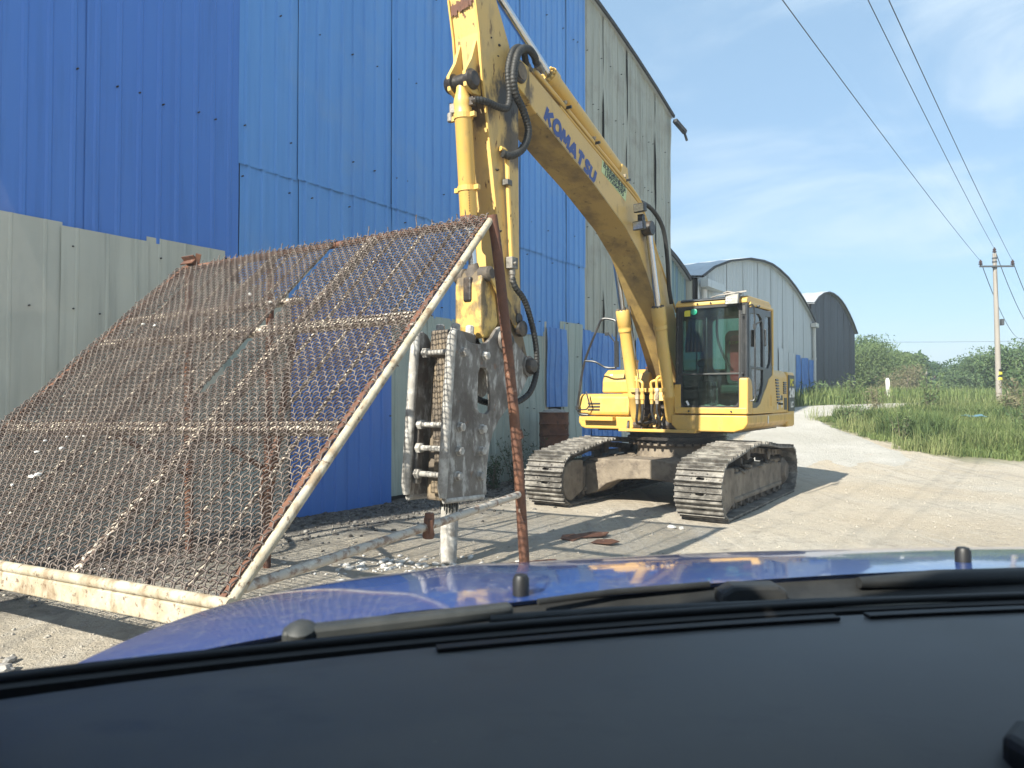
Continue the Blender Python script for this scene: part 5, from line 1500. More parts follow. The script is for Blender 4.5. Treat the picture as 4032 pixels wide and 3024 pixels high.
# --- work lights on the boom
def work_light(c, yaw):
    mb = MB().obox(c, (.08, .17, .12), (0, R(8), yaw))
    o = mb.build('work_light', 'cab_black', boom, bevel=.012)
    M = Euler((0, R(8), yaw)).to_matrix()
    MB().obox(Vector(c) + M @ Vector((.042, 0, 0)), (.006, .145, .095), M=M).build('lens', 'lens', boom)
    return o
work_light((2.02, .27, 4.20), R(-6))
work_light((2.05, .27, 3.95), R(-6))
mb = MB(); mb.box(1.93, 1.99, .22, .30, 4.0, 4.12); mb.tube([(1.95, .25, 4.1), (1.90, .20, 4.05), (1.85, .12, 4.02)], .018, 6); mb.lathe((1.97, .24, 4.06), (0, 1, 0), [(0, .05), (.06, .05)], 10)
mb.build('light_bracket', 'black_paint', boom)

# --- arm
YA = YB; AW = .17
arm_poly = [(5.50, 5.60), (5.60, 6.15), (5.52, 6.42), (5.30, 6.50), (5.08, 6.38), (5.02, 6.08), (5.14, 5.67), (4.90, 5.29), (4.78, 4.95), (4.735, 4.67), (4.73, 4.21), (4.715, 3.13), (4.69, 2.55), (4.66, 2.3),
            (4.54, 1.98), (4.60, 1.84), (4.74, 1.84), (4.86, 1.98), (4.98, 2.35), (5.04, 2.75), (5.13, 3.54), (5.25, 4.21), (5.37, 4.79), (5.42, 5.23)]
arm = MB().prism(arm_poly, 'y', YA - AW, YA + AW).build('arm', 'paint_arm', exc, bevel=.012)
for sy in (-1, 1):
    mb = MB()
    edge_ = [(5.50, 5.60), (5.42, 5.23), (5.37, 4.79), (5.25, 4.21), (5.13, 3.54), (5.04, 2.75)]
    for a, b in zip(edge_[:-1], edge_[1:]):
        mb.beam((a[0] + .008, YA + sy * (AW - .008), a[1]), (b[0] + .008, YA + sy * (AW - .008), b[1]), .02, .03, up=(1, 0, 0))
    mb.build('edge_flange', 'paint_yellow', arm)
# weld rust band on the front
mb = MB()
for k in range(16):
    yy = YA - .15 + k * .0188
    z = 5.50 + .012 * math.sin(k * 1.9) + .004 * k
    h = .05 + .035 * rnd.random()
    x = np.interp(z, [5.23, 5.60], [5.42, 5.50])
    mb.add([(x + .004, yy, z - h), (x + .004, yy + .0205, z - h * rnd.uniform(.6, 1.2)), (x + .018, yy + .0205, z + .04), (x + .018, yy, z + .035 + .01 * rnd.random())], [(0, 1, 2, 3)])
mb.build('rust_band', 'rust', arm)
for (x, z, r_) in ((5.10, 5.22, .022), (5.12, 5.10, .012), (5.24, 5.24, .016)):
    MB().rock((x, YA + AW + .005, z), r_, int(z * 100), .8).build('weld_blob', 'grime_black', arm)
# bucket cylinder with its mount
cp0, cp1 = Vector((5.50, YA, 4.74)), Vector((5.44, YA, 4.55))
for sy in (-1, 1):
    mb = MB(); mb.prism([(5.34, 5.10), (5.42, 5.16), (5.50, 4.94), (5.60, 4.78), (5.58, 4.64), (5.48, 4.60), (5.34, 4.62)], 'y', YA + sy * .10 - .02, YA + sy * .10 + .02)
    mb.build('cylinder_lug', 'paint_yellow_worn', arm, bevel=.006)
mb = MB(); mb.lathe((5.50, YA - .17, 4.73), (0, 1, 0), [(0, .08), (.03, .10), (.09, .10), (.10, .075), (.24, .075), (.25, .10), (.31, .10), (.34, .07)], 18)
mb.build('cylinder_pin', 'grime_black', arm, smooth=35)
b0, b1, b2 = Vector((5.50, YA, 4.66)), Vector((5.385, YA, 3.40)), Vector((5.30, YA, 2.83))
bd = (b1 - b0).normalized(); Lb = (b1 - b0).length
bc = MB().lathe(b0, bd, [(-.06, .05), (.02, .06), (.10, .085), (.14, .092), (.17, .088), (.24, .088), (.25, .094), (.29, .094), (.30, .088), (Lb - .02, .088), (Lb, .08)], 20).build('bucket_cylinder', 'paint_yellow', exc, smooth=35)
for t in (.27, .98):
    c = b0 + bd * t
    mb = MB(); mb.lathe(c - bd * .025, bd, [(0, .098), (.05, .098)], 20); mb.obox(c + Vector((0, .12, 0)), (.04, .06, .045)); mb.obox(c + Vector((0, -.12, 0)), (.04, .06, .045))
    mb.build('clamp_band', 'paint_yellow', bc)
mb = MB(); mb.obox((5.46, YA - .12, 4.50), (.07, .10, .10), (0, 0, .3)); mb.lathe((5.48, YA - .16, 4.46), (0, 0, -1), [(0, .035), (.09, .035)], 8)
mb.build('port_fitting', 'track_steel', bc, bevel=.01)
mb = MB(); mb.obox((5.47, YA + .09, 4.52), (.06, .09, .09)); mb.lathe((5.48, YA + .12, 4.52), (0, 1, 0), [(0, .035), (.05, .035)], 8)
mb.build('port_fitting', 'grime_black', bc, bevel=.01)
MB().cyl(b1 - bd * .05, b2 + bd * .0, .048, 16).build('piston_rod', 'chrome', bc, smooth=40)
mb = MB(); mb.lathe(b1 - bd * .015, bd, [(0, .085), (.03, .092), (.07, .092), (.075, .06)], 18)
mb.build('rod_gland', 'rust', bc, smooth=35)
mb = MB(); mb.lathe(b2 - bd * .12, bd, [(0, .05), (.04, .06), (.08, .085), (.18, .085), (.2, .06)], 14); mb.lathe((b2.x, YA - .23, b2.z), (0, 1, 0), [(0, .05), (.02, .075), (.13, .08), (.14, .06), (.32, .06), (.33, .08), (.44, .075), (.46, .05)], 16)
mb.build('rod_clevis', 'roller_dark', bc, smooth=35)
# scale marks worn into the lower cylinder
mb = MB()
for k in range(9):
    c = b0 + bd * (1.02 + .025 * k)
    mb.obox(c + Vector((.062, .062, 0)), (.01, .035, .005), (0, 0, R(-45)))
mb.build('scale_marks', 'rust', bc)

# linkage between the cylinder and the breaker
lk = MB().prism([(5.22, 2.20), (5.36, 2.18), (5.40, 2.30), (5.40, 2.72), (5.36, 2.86), (5.24, 2.86), (5.16, 2.70), (5.10, 2.35)], 'y', YA - .165, YA + .165)
lnk = lk.build('bucket_link', 'paint_link', exc, bevel=.02)
MB().box(5.36, 5.42, YA - .05, YA + .05, 2.55, 2.80).build('link_slot', 'grime_black', lnk, bevel=.02)
for sy in (-1, 1):
    MB().beam((5.30, YA + sy * .21, 2.83), (4.80, YA + sy * .21, 2.33), .035, .11, up=(1, 0, 0)).build('side_link', 'paint_link', lnk, bevel=.015)
mb = MB(); mb.lathe((4.82, YA - .24, 2.42), (0, 1, 0), [(0, .06), (.48, .06)], 14); mb.lathe((4.78, YA + .2, 2.32), (0, 1, 0), [(0, .085), (.06, .085), (.07, .06)], 14)
mb.build('link_pin', 'grime_black', lnk, smooth=35)

# steel pipe and hose down the arm to the breaker
pipe('hydraulic_pipe', [(5.12, .10, 4.14), (5.03, .115, 4.10), (5.0, .115, 3.8), (4.94, .115, 3.1), (4.93, .115, 2.98)], .027, 'paint_yellow', arm)
MB().box(4.97, 5.06, .08, .15, 3.78, 3.84).build('pipe_clamp', 'track_steel', arm, bevel=.006)
mb = MB(); mb.box(4.88, 4.99, .08, .16, 2.93, 3.05); mb.lathe((4.93, .12, 2.95), (0, 0, -1), [(0, .035), (.08, .035), (.09, .028), (.16, .028)], 8); mb.lathe((4.95, .13, 2.98), (0, 1, 0), [(0, .02), (.06, .02)], 6)
mb.build('stop_valve', 'track_steel', arm, bevel=.006)
hose('ribbed_hose', [(4.93, .12, 2.84), (4.90, .14, 2.74), (4.76, .17, 2.60), (4.62, .18, 2.32), (4.55, .18, 2.06), (4.57, .18, 1.82), (4.70, .16, 1.62), (4.95, .08, 1.52), (5.25, .0, 1.55), (5.46, -.02, 1.62)], .030, arm)
for k, z in enumerate((3.92, 3.30, 2.72)):
    MB().rock((5.14 - .05 * k, YA + AW + .004, z), .028, 40 + k, .7).build('hose_stub', 'grime_black', arm)

# --- hydraulic breaker
brk = MB()
plate = [(5.91, 2.17), (5.89, 2.215), (5.84, 2.23), (5.77, 2.20), (5.73, 2.14), (5.62, 2.11), (5.50, 2.11), (5.40, 2.14), (5.32, 2.19), (5.25, 2.27), (5.18, 2.31), (5.10, 2.30), (5.02, 2.25), (4.86, 2.15), (4.70, 2.04), (4.61, 1.97), (4.60, 1.88), (4.66, 1.80), (4.74, 1.70), (4.82, 1.62),
         (4.94, 1.56), (5.08, 1.46), (5.20, 1.36), (5.30, 1.24), (5.36, 1.10), (5.39, .93), (5.41, .76), (5.40, .66), (5.44, .63), (6.03, .66), (6.06, .70), (6.06, .76), (5.99, 1.45), (5.94, 2.02)]
hole = [(5.51, 1.885), (5.42, 1.88), (5.37, 1.83), (5.34, 1.55), (5.35, 1.47), (5.40, 1.435), (5.52, 1.45), (5.55, 1.49), (5.54, 1.83)]
for y0, y1 in ((.10, .14), (-.34, -.30)):
    p_ = MB().prism(plate, 'y', y0, y1, holes=[hole]).build('breaker', 'hammer_steel', exc, bevel=.010, label='dusty steel side plate of the hydraulic breaker')
    ym = (y0 + y1) / 2
    # heavy rounded front flange
    mb = MB(); mb.tube([(5.89, ym, 2.22), (5.92, ym, 2.16), (5.945, ym, 2.0), (6.0, ym, 1.42), (6.055, ym, .78), (6.05, ym, .69)], [.03, .044, .046, .046, .046, .034], 12)
    mb.build('front_flange', 'hammer_dusty', p_, smooth=50)
    mb = MB(); mb.tube([(6.03, ym, .66), (5.45, ym, .635)], .03, 10)
    mb.build('bottom_flange', 'hammer_dusty', p_, smooth=50)
    mb = MB(); mb.lathe((5.10, y0 - .035, 2.17), (0, 1, 0), [(0, .115), (.03, .125), (.08, .125), (.11, .115)], 24)
    mb.build('pin_boss', 'hammer_steel', p_, smooth=35)
    mb = MB(); mb.lathe((4.66, y0 - .02, 1.93), (0, 1, 0), [(0, .11), (.08, .11)], 24)
    mb.build('pin_boss', 'hammer_steel', p_, smooth=35)
    mb = MB(); mb.lathe((5.10, y0 - .06, 2.17), (0, 1, 0), [(0, .06), (.18, .06), (.19, .045)], 18)
    mb.build('pin', 'grime_black', p_, smooth=35)
    mb = MB(); mb.lathe((4.66, y0 - .05, 1.93), (0, 1, 0), [(0, .085), (.15, .085), (.17, .07), (.175, .04)], 8)
    mb.build('pin', 'grime_black', p_, smooth=35)
    out = 1 if y0 > 0 else -1
    for (x, z) in ((5.78, 2.02), (5.44, 2.0), (5.83, 1.32), (5.49, 1.29), (5.85, 1.10), (5.50, 1.08), (5.87, .87), (5.52, .84)):
        mb = MB(); mb.lathe((x, y1 - .004 if out > 0 else y0 + .004, z), (0, out, 0), [(0, .05), (.012, .05), (.014, .041), (.048, .041), (.055, .03)], 6)
        mb.build('bolt', 'hammer_dusty', p_)
mb = MB()
mb.obox((5.66, YA, 1.42), (.30, .26, 1.62), (0, R(-4.8), 0)); 
mb.obox((5.63, YA, 2.10), (.34, .30, .26), (0, R(-4.8), 0))
body = mb.build('breaker_body', 'hammer_body', exc, bevel=.02)
mb = MB(); mb.obox((5.845, YA + .02, 1.62), (.03, .12, .85), (0, R(-4.8), 0)); mb.obox((5.90, YA + .05, 1.05), (.03, .10, .30), (0, R(-4.8), 0)); mb.obox((5.92, YA + .04, .76), (.03, .14, .12), (0, R(-4.8), 0))
mb.build('cover_plate', 'hammer_body', body, bevel=.015)
for (x, y) in ((5.78, -.19), (5.78, .0), (5.56, .0), (5.56, -.19)):
    mb = MB(); mb.lathe((x - .06, y, 2.20), (.08, 0, -1), [(-.10, .03), (-.09, .042), (-.02, .042), (-.018, .05), (0.02, .05)], 8)
    mb.build('tie_rod_head', 'hammer_dusty', body)
for z, x in ((2.02, 5.86), (1.34, 5.93), (1.12, 5.95), (.88, 5.97)):
    mb = MB(); mb.cyl((x, -.32, z), (x, .12, z), .027, 12)
    mb.lathe((x, -.27, z), (0, 1, 0), [(0, .05), (.05, .05), (.06, .03)], 6)
    mb.build('spacer_bolt', 'hammer_dusty', body, smooth=40)
MB().prism([(5.90, .78), (5.985, .78), (5.945, 1.38), (5.86, 1.38)], 'y', -.30, -.26).build('guide_bracket', 'hammer_steel', body, bevel=.015)
mb = MB(); mb.tube([(5.46, -.02, 1.62), (5.52, -.05, 1.64), (5.6, -.1, 1.6)], .035, 8)
mb.build('hose_connector', 'hammer_dusty', body)
ch = MB(); ch.tube([(5.665, YA, .75), (5.675, YA, .60), (5.69, YA, .30), (5.71, YA, -.05)], [.085, .085, .085, .08], 18)
cho = ch.build('chisel', 'hammer_dusty', exc, smooth=40)
mb = MB()
for k in range(9):
    a = R(-50 + 17 * k)
    h = .05 + .16 * rnd.random()
    mb.lathe((5.67 + .0865 * math.cos(a), YA + .0865 * math.sin(a), .62), (.02, 0, -1), [(0, .012), (h * .7, .012), (h, .003)], 5)
mb.build('grease_streaks', 'decal_black', cho)

# ------------------------------------------------------------------ rusty sand screen on pipe legs
SB = Vector((-1.318, 3.30, 0.664))                     # lower right corner
ea = Vector((-.8773, .4796, -.0187)).normalized()      # along the lower beam, away to the left
eb = Vector((.3452, .6364, .6899)).normalized()        # up the slope
eb = (eb - ea * eb.dot(ea)).normalized()
en = ea.cross(eb); en = -en if en.z < 0 else en        # out of the sieve, upwards
SW, SL = 3.60, 3.36
SO = Vector((-1.9, 4.6, 0))
scr = empty('sand_screen', tuple(SO), 0, 'big tilted rusty wire sand screen on pipe legs in front of the blue shed', 'sand screen')
def sp_(p, q, h=0.0):
    return SB + ea * p + eb * q + en * h - SO
def wp(x, y, z):
    return Vector((x, y, z)) - SO
def bar(name, a, b, w, h, m, parent=scr, bevel=.003):
    return MB().beam(a, b, w, h, up=tuple(en)).build(name, m, parent, bevel=bevel)
rr_ = MB().tube([sp_(-.022, -.06, -.02), sp_(-.022, SL * .5, -.022), sp_(-.022, SL + .02, -.02)], .027, 12).build('side_rail', 'cream_paint', scr, smooth=50)
bar('rail_strip', sp_(.022, -.02, .004), sp_(.022, SL, .004), .042, .012, 'rust', rr_)
MB().tube([sp_(-.03, SL, -.02), sp_(1.8, SL + .01, -.03), sp_(SW, SL, -.02)], .030, 12).build('top_rail', 'rust', scr, smooth=50)
lb = MB().tube([sp_(-.05, -.03, -.005), sp_(1.8, -.035, -.005), sp_(SW, -.03, -.005)], .030, 12).build('lower_rail', 'cream_paint', scr, smooth=50)
mb = MB()
a0, a1 = sp_(-.05, -.03, 0), sp_(SW, -.03, 0)
mb.beam(a0 + Vector((0, 0, -.085)), a1 + Vector((0, 0, -.085)), .05, .105)
mb.build('channel_beam', 'cream_paint', lb, bevel=.008)
MB().beam(sp_(SW - .02, -.02, -.02), sp_(SW - .02, SL, -.02), .05, .05, up=tuple(en)).build('side_rail', 'rust', scr, bevel=.004)
for q, w in ((1.12, .085), (2.16, .085)):
    bar('cross_bar', sp_(0, q, -.035), sp_(SW, q, -.035), w, .05, 'sandy_rust')
bar('cross_bar', sp_(1.36, 2.53, -.033), sp_(SW, 2.50, -.033), .055, .045, 'sandy_rust')
bar('main_bar', sp_(1.22, 0, -.03), sp_(1.13, SL, -.03), .07, .06, 'sandy_rust')
bar('main_bar', sp_(2.36, 0, -.03), sp_(2.28, SL, -.03), .04, .05, 'sandy_rust')
for p in (.30, .60, .90, 1.62, 1.86, 2.08, 2.64, 2.92, 3.22):
    bar('support_strip', sp_(p, 0, -.012), sp_(p - .03, SL, -.012), .016, .02, 'sandy_rust')

def woven(name, p0, p1, q0, q1, pp=.039, pq=.046, r=.0051, amp=.0105, seed=3, right_over=.022):
    g = np.random.default_rng(seed)
    EA, EB, EN, B0 = (np.array(v) for v in (ea, eb, en, SB - SO))
    V, F = [], []
    def sag(p, q):
        return .008 * np.sin(p * 4.1 + q * 1.7) * np.cos(q * 3.3) + .006 * np.sin(q * 8 + p * 3)
    nv = 0
    def wire(P_):
        nonlocal nv
        n = len(P_)
        d = np.gradient(P_, axis=0); d /= np.linalg.norm(d, axis=1)[:, None]
        s = np.cross(d, EN); s /= np.linalg.norm(s, axis=1)[:, None]
        t = np.cross(s, d)
        ring = np.stack([P_ + s * r, P_ + t * r, P_ - s * r, P_ - t * r], 1)
        V.append(ring.reshape(-1, 3))
        i = np.arange(n - 1)[:, None] * 4
        k = np.arange(4)[None, :]
        F.append(np.stack([i + k, i + (k + 1) % 4, i + 4 + (k + 1) % 4, i + 4 + k], -1).reshape(-1, 4) + nv)
        nv += 4 * n
    nq = int((q1 - q0) / pq); npn = int((p1 - p0) / pp)
    for i in range(nq + 1):                             # wires along the screen
        q = q0 + i * pq + g.normal() * .0025
        a, b = p0 - abs(g.normal()) * .012 - right_over * (p0 < .02), p1 + abs(g.normal()) * .014
        j = np.arange(int((b - a) / (pp / 2)) + 1)
        p = a + j * pp / 2
        ph = (p - p0) / pp
        w = np.cos(np.pi * (ph + i))
        low = np.minimum(0, (p - .0)) if p0 < .02 else np.zeros_like(p)
        qq = q + .0035 * np.sin(np.pi * (ph + i) + 1.0) + .004 * np.sin(p * 2.3 + i * .35)
        h = .012 + amp * w + sag(p, q) + low * 1.1
        wire(B0 + p[:, None] * EA + qq[:, None] * EB + h[:, None] * EN)
    for i in range(npn + 1):                            # wires up the slope
        p = p0 + i * pp + g.normal() * .0025
        a, b = q0 - .01 - abs(g.normal()) * .014, q1 + abs(g.normal()) * .022 + (.05 if g.random() < .06 else 0)
        j = np.arange(int((b - a) / (pq / 2)) + 1)
        q = a + j * pq / 2
        ph = (q - q0) / pq
        w = -np.cos(np.pi * (ph + i))
        pv = p + .003 * np.sin(np.pi * (ph + i)) + .004 * np.sin(q * 2.9 + i * .3)
        over = np.maximum(0, q - SL + .01)
        h = .012 + amp * w + sag(p, q) + over * g.uniform(-.3, 1.1) - np.maximum(0, q0 + .01 - q) * .6 * (q0 < .05)
        wire(B0 + pv[:, None] * EA + q[:, None] * EB + h[:, None] * EN)
    return np_object(name, np.concatenate(V), np.concatenate(F), 'rust_wire', scr, 'stuff')
woven('wire_mesh', 0.0, 1.445, .01, SL + .01, seed=3)
woven('wire_mesh', 1.55, 3.165, .01, SL + .01, seed=4)
woven('wire_mesh', 3.205, 3.66, .0, SL - .01, seed=5)
# the sheets overlap above and below the long tear
woven('wire_mesh', 1.43, 1.565, .02, 1.42, seed=6)

# legs, brace and fittings
def bent(pts, r, name, m, n=12):
    return MB().tube(smooth_pts(pts, 5), r, n).build(name, m, scr, smooth=50)
lg = bent([wp(-.155, 5.46, 3.00), wp(-.10, 5.50, 2.6), wp(.03, 5.56, 1.3), wp(.09, 5.60, .42), wp(.115, 5.62, -.05)], .041, 'leg', 'rust')
MB().tube([wp(.035, 5.565, 1.33), wp(.05, 5.575, 1.27)], .044, 12).build('weld_ring', 'rust', lg, smooth=50)
bc_ = MB().tube([wp(.05, 5.545, .835), wp(-.45, 4.60, .79), wp(-1.27, 3.36, .69)], .027, 10).build('brace', 'pipe_chipped', scr, smooth=50)
c = wp(-.525, 4.47, .782)
mb = MB(); mb.lathe(c + Vector((0, 0, -.075)), (.05, 0, 1), [(0, .034), (.02, .040), (.07, .028), (.10, .034), (.155, .030), (.16, .022)], 10); mb.obox(c, (.02, .10, .09), (0, 0, .5))
mb.build('pipe_stub', 'rust', bc_, smooth=40)
bent([wp(-3.25, 7.12, 2.92), wp(-3.28, 7.2, 1.5), wp(-3.30, 7.3, -.05)], .041, 'leg', 'rust')
bent([wp(-2.25, 6.60, 2.93), wp(-2.28, 6.65, 1.5), wp(-2.30, 6.70, -.05)], .036, 'leg', 'rust')
for p in (.25, 3.3):
    a = sp_(p, .02, -.06); bent([a, a + Vector((0, 0, -.3)), Vector((a.x, a.y, -.05))], .03, 'leg', 'rust')
bent([sp_(1.2, 2.16, -.06), sp_(1.25, 1.6, -.5), wp(-2.29, 6.69, .5)], .026, 'brace', 'rust', 8)
bent([sp_(2.3, 1.12, -.06), sp_(2.0, 1.5, -.5), wp(-2.28, 6.68, .9)], .026, 'brace', 'rust', 8)
bent([sp_(3.3, 1.12, -.06), sp_(3.3, 1.5, -.4), wp(-3.29, 7.25, .8)], .026, 'brace', 'rust', 8)
bent([sp_(.55, 1.12, -.06), sp_(.75, .9, -.35), wp(-2.29, 6.69, .3)], .024, 'brace', 'rust', 8)
t = sp_(3.46, SL + .03, .05)
mb = MB(); mb.beam(t - ea * .09, t + ea * .09, .012, .10, up=tuple(en)); mb.beam(t - ea * .09 - eb * .03, t + ea * .09 - eb * .03, .07, .012, up=tuple(en)); mb.obox(t + Vector((.08, -.02, .0)), (.05, .05, .12), (.3, .2, .4))
mb.build('angle_iron', 'rust', scr)
for k, (p, q) in enumerate([(2.30, .98), (2.50, .97), (2.42, .86), (2.72, .93), (2.68, .82), (2.38, .62), (2.44, .60), (2.56, .52), (1.98, 2.62), (2.9, 2.30), (3.1, 2.34), (1.62, 2.46)]):
    o = MB().rock((0, 0, 0), rnd.uniform(.016, .03), 1200 + k, .6).build('pebble', 'stone_white')
    o.location = SB + ea * p + eb * q + en * .03
    tag(o, 'white pebble on the sand screen wire, ' + ['highest of the lower cluster, nearest the middle bar', 'second from the middle bar, under the lower bar', 'between two others below the lower cross bar', 'leftmost one just under the lower cross bar',
        'below the leftmost one', 'lower one of a touching pair', 'upper one of a touching pair', 'lowest of the lower cluster', 'single one near the top cross bar', 'left of the middle cross bar', 'farthest left by the middle cross bar', 'beside the long tear'][k], 'pebble', 'pebbles on the sand screen')

# ------------------------------------------------------------------ clutter in the yard
def drum(name, loc, h, label, ribs, fill=False, seed=1):
    root = empty(name, loc, 0, label, 'drum')
    r = .285
    prof = [(0, r), (.015, r + .012), (.03, r)]
    for t in ribs:
        prof += [(h * t - .03, r), (h * t, r + .012), (h * t + .03, r)]
    prof += [(h - .03, r), (h - .015, r + .012), (h, r + .010), (h - .002, r - .03), (h - .03, r - .05)]
    MB().lathe((0, 0, 0), (0, 0, 1), prof, 28).build('shell', 'rust', root, smooth=30)
    if fill:
        mb = MB(); mb.lathe((0, 0, h - .04), (0, 0, 1), [(0, r - .03), (.05, r - .05), (.09, .16), (.11, .04)], 20)
        for k in range(16):
            a = rnd.uniform(0, 6.28); mb.rock((.17 * math.cos(a) * rnd.random(), .17 * math.sin(a) * rnd.random(), h + .03), .05, k + 80, .6)
        mb.build('dirt_fill', 'stone', root)
    return root
drum('oil_drum', (.82, 13.85, -.02), .90, 'rusty brown steel drum at the foot of the shed, lower of two', (.33, .66))
drum('oil_drum', (.82, 13.85, .882), .44, 'cut down rusty drum heaped with grey dirt, stacked on another drum', (.5,), True)
for k, (x, y, s, az, lab) in enumerate([(.92, 8.18, .20, .3, 'largest orange rusty steel plate lying on the yard floor'), (.66, 8.02, .15, 1.1, 'rusty steel plate lying left of the larger orange one'), (1.02, 7.78, .14, -.4, 'dull rusty plate lying closest to the viewer')]):
    mb = MB(); mb.prism([(-s, -.09), (s * .6, -.11), (s * 1.1, .02), (s * .3, .12), (-s * .8, .07)], 'z', 0, .008)
    o = mb.build('rusty_plate', 'rust'); o.location = (x, y, .022); o.rotation_euler = (R(2), R(-2), az)
    tag(o, lab, 'steel plate', 'rusty plates')
o = MB().beam((-.5, 0, 0), (.5, 0, 0), .05, .04).build('steel_bar', 'rust'); o.location = (-.05, 6.62, .035); o.rotation_euler = (0, 0, .35)
tag(o, 'rusty steel bar lying flat just left of the screen leg', 'bar')
for k, (x, y, r_, lab) in enumerate([
        (1.95, 8.70, .055, 'pale stone on the yard in front of the right track'), (2.06, 8.66, .035, 'small pale stone touching the larger one before the right track'),
        (-2.95, 4.15, .05, 'grey stone in the sunlit patch at the lower left'), (-3.02, 4.30, .04, 'small stone beside another in the lower left sunlit patch'),
        (-2.05, 5.18, .05, 'stone on the lit stripes of the screen shadow'), (-1.93, 5.22, .045, 'second stone on the lit stripes of the screen shadow'), (-1.72, 5.40, .045, 'stone near the right end of the lower beam'),
        (-2.33, 5.60, .05, 'stone in the shade under the lower beam'), (-3.1, 5.45, .055, 'stone in the shade at the left under the screen'), (-2.6, 5.25, .04, 'small dark stone in the shade under the screen'),
        (8.6, 17.0, .06, 'reddish stone at the edge of the road'), (5.4, 14.6, .05, 'small stone on the track behind the excavator'), (7.6, 16.2, .05, 'stone lying near the right edge of the grass')]):
    o = MB().rock((0, 0, 0), r_, 300 + k, .7, 2).build('stone', 'stone' if k > 1 else 'stone_white')
    o.location = (x, y, float(gz(x, y)) + r_ * .3); tag(o, lab, 'stone')

def rubble(name, n, fn, rmin, rmax, m, label, seed):
    g = np.random.default_rng(seed)
    ico = MB().rock((0, 0, 0), 1.0, seed, .75)
    base = np.array(ico.v); fc = np.array(ico.f)
    V, F = [], []
    P_ = np.array([fn(g) for _ in range(n)])
    for k in range(n):
        x, y = P_[k]
        r_ = rmin + (rmax - rmin) * g.random() ** 3
        a = g.uniform(0, 6.28); ca, sa_ = math.cos(a), math.sin(a)
        st = g.uniform(.6, 1.3, 3) * r_
        b = base * st
        V.append(np.stack([b[:, 0] * ca - b[:, 1] * sa_ + x, b[:, 0] * sa_ + b[:, 1] * ca + y, b[:, 2] + float(gz(x, y) + relief(x, y)) + r_ * .15], 1))
        F.append(fc + k * len(base))
    o = np_object(name, np.concatenate(V), np.concatenate(F), m, None, 'stuff', nper=3)
    tag(o, label, 'rubble')
    return o
def near_wall(g):
    s = g.uniform(-5.5, 5.5); d = abs(g.normal()) * .8 + .1
    p = W0 + wd * s + wnv * d
    return p.x, p.y
def yard(g):
    y = 3.4 + 14 * g.random() ** 1.3
    return g.uniform(-.75, .75) * y, y
def not_wall(f):
    def q(g):
        while True:
            x, y = f(g)
            if (x - W0.x) * wnv.x + (y - W0.y) * wnv.y > .12 and not (x > 9.8 and y > 15.5): return x, y
    return q
rubble('rubble', 1500, near_wall, .006, .034, 'stone_dark', 'grey rubble and chips strewn along the foot of the shed', 5)
rubble('cinders', 1500, near_wall, .008, .04, 'cinder', 'black cinders and debris strewn along the foot of the shed', 6)
rubble('gravel', 7000, not_wall(yard), .003, .021, 'gravel_dusty', 'loose gravel and small stones over the yard floor', 7)
rubble('white_rubble', 150, lambda g: (-1.0 + g.normal() * .45, 6.75 + g.normal() * .22), .015, .06, 'stone_white', 'little heap of white crushed stone around the breaker chisel', 8)

# ------------------------------------------------------------------ the vehicle the view is taken from (local: x right, y forward)
car = empty('pickup_truck', (0, 0, 0), R(4), 'blue vehicle the view is taken from, with dusty bonnet, wipers and dark dashboard', 'truck')
CX_ = .67
base_y = lambda x: .691 - .152 * (x - CX_) ** 2
rear_y = lambda x: .752 - .146 * (x - CX_) ** 2
hood_z = lambda y: 1.396 - .0136 * (y - .665) - .26 * (y - .665) ** 2
hw_ = lambda y: 1.03 - .20 * max(0, y - .58)
nu, nvv = 61, 34
V, F = [], []
for j in range(nvv):
    t = j / (nvv - 1)
    for i in range(nu):
        u = -1 + 2 * i / (nu - 1)
        u = math.copysign(abs(u) ** .8, u)
        x_r = CX_ + 1.03 * u
        y = rear_y(x_r) * (1 - t) + 1.42 * t - .10 * t * abs(u) ** 3
        x = CX_ + hw_(y) * u
        z = hood_z(y) - .034 * u * u - .018 * abs(u) ** 8 + .004 * math.exp(-((abs(u) - .72) / .05) ** 2) - .05 * max(0, t - .85) ** 2 * 30
        V.append((x, y, z))
F = [(j * nu + i, j * nu + i + 1, (j + 1) * nu + i + 1, (j + 1) * nu + i) for j in range(nvv - 1) for i in range(nu - 1)]
hood = MB().add(V, F).build('bonnet', 'car_blue', car, smooth=50)
# folded edge, wings and nose below the bonnet
edge_pts = [V[j * nu] for j in range(nvv)]
for side in (0, nu - 1):
    mb = MB()
    P_ = [Vector(V[j * nu + side]) for j in range(nvv)]
    sgn = -1 if side == 0 else 1
    vs = []
    for p in P_:
        vs += [(p.x, p.y, p.z - .002), (p.x + sgn * .018, p.y, p.z - .03), (p.x + sgn * .04, p.y, p.z - .12), (p.x + sgn * .05, p.y, .55)]
    mb.add(vs, [(j * 4 + k, j * 4 + k + 1, (j + 1) * 4 + k + 1, (j + 1) * 4 + k) for j in range(nvv - 1) for k in range(3)])
    mb.build('wing', 'car_blue', car, smooth=60)
P_ = [Vector(V[(nvv - 1) * nu + i]) for i in range(nu)]
vs = []
for p in P_:
    vs += [tuple(p), (p.x, p.y + .05, p.z - .10), (p.x, p.y + .06, p.z - .35), (p.x, p.y + .03, .5)]
MB().add(vs, [(i * 4 + k, i * 4 + k + 1, (i + 1) * 4 + k + 1, (i + 1) * 4 + k) for i in range(nu - 1) for k in range(3)]).build('nose', 'car_blue', car, smooth=60)
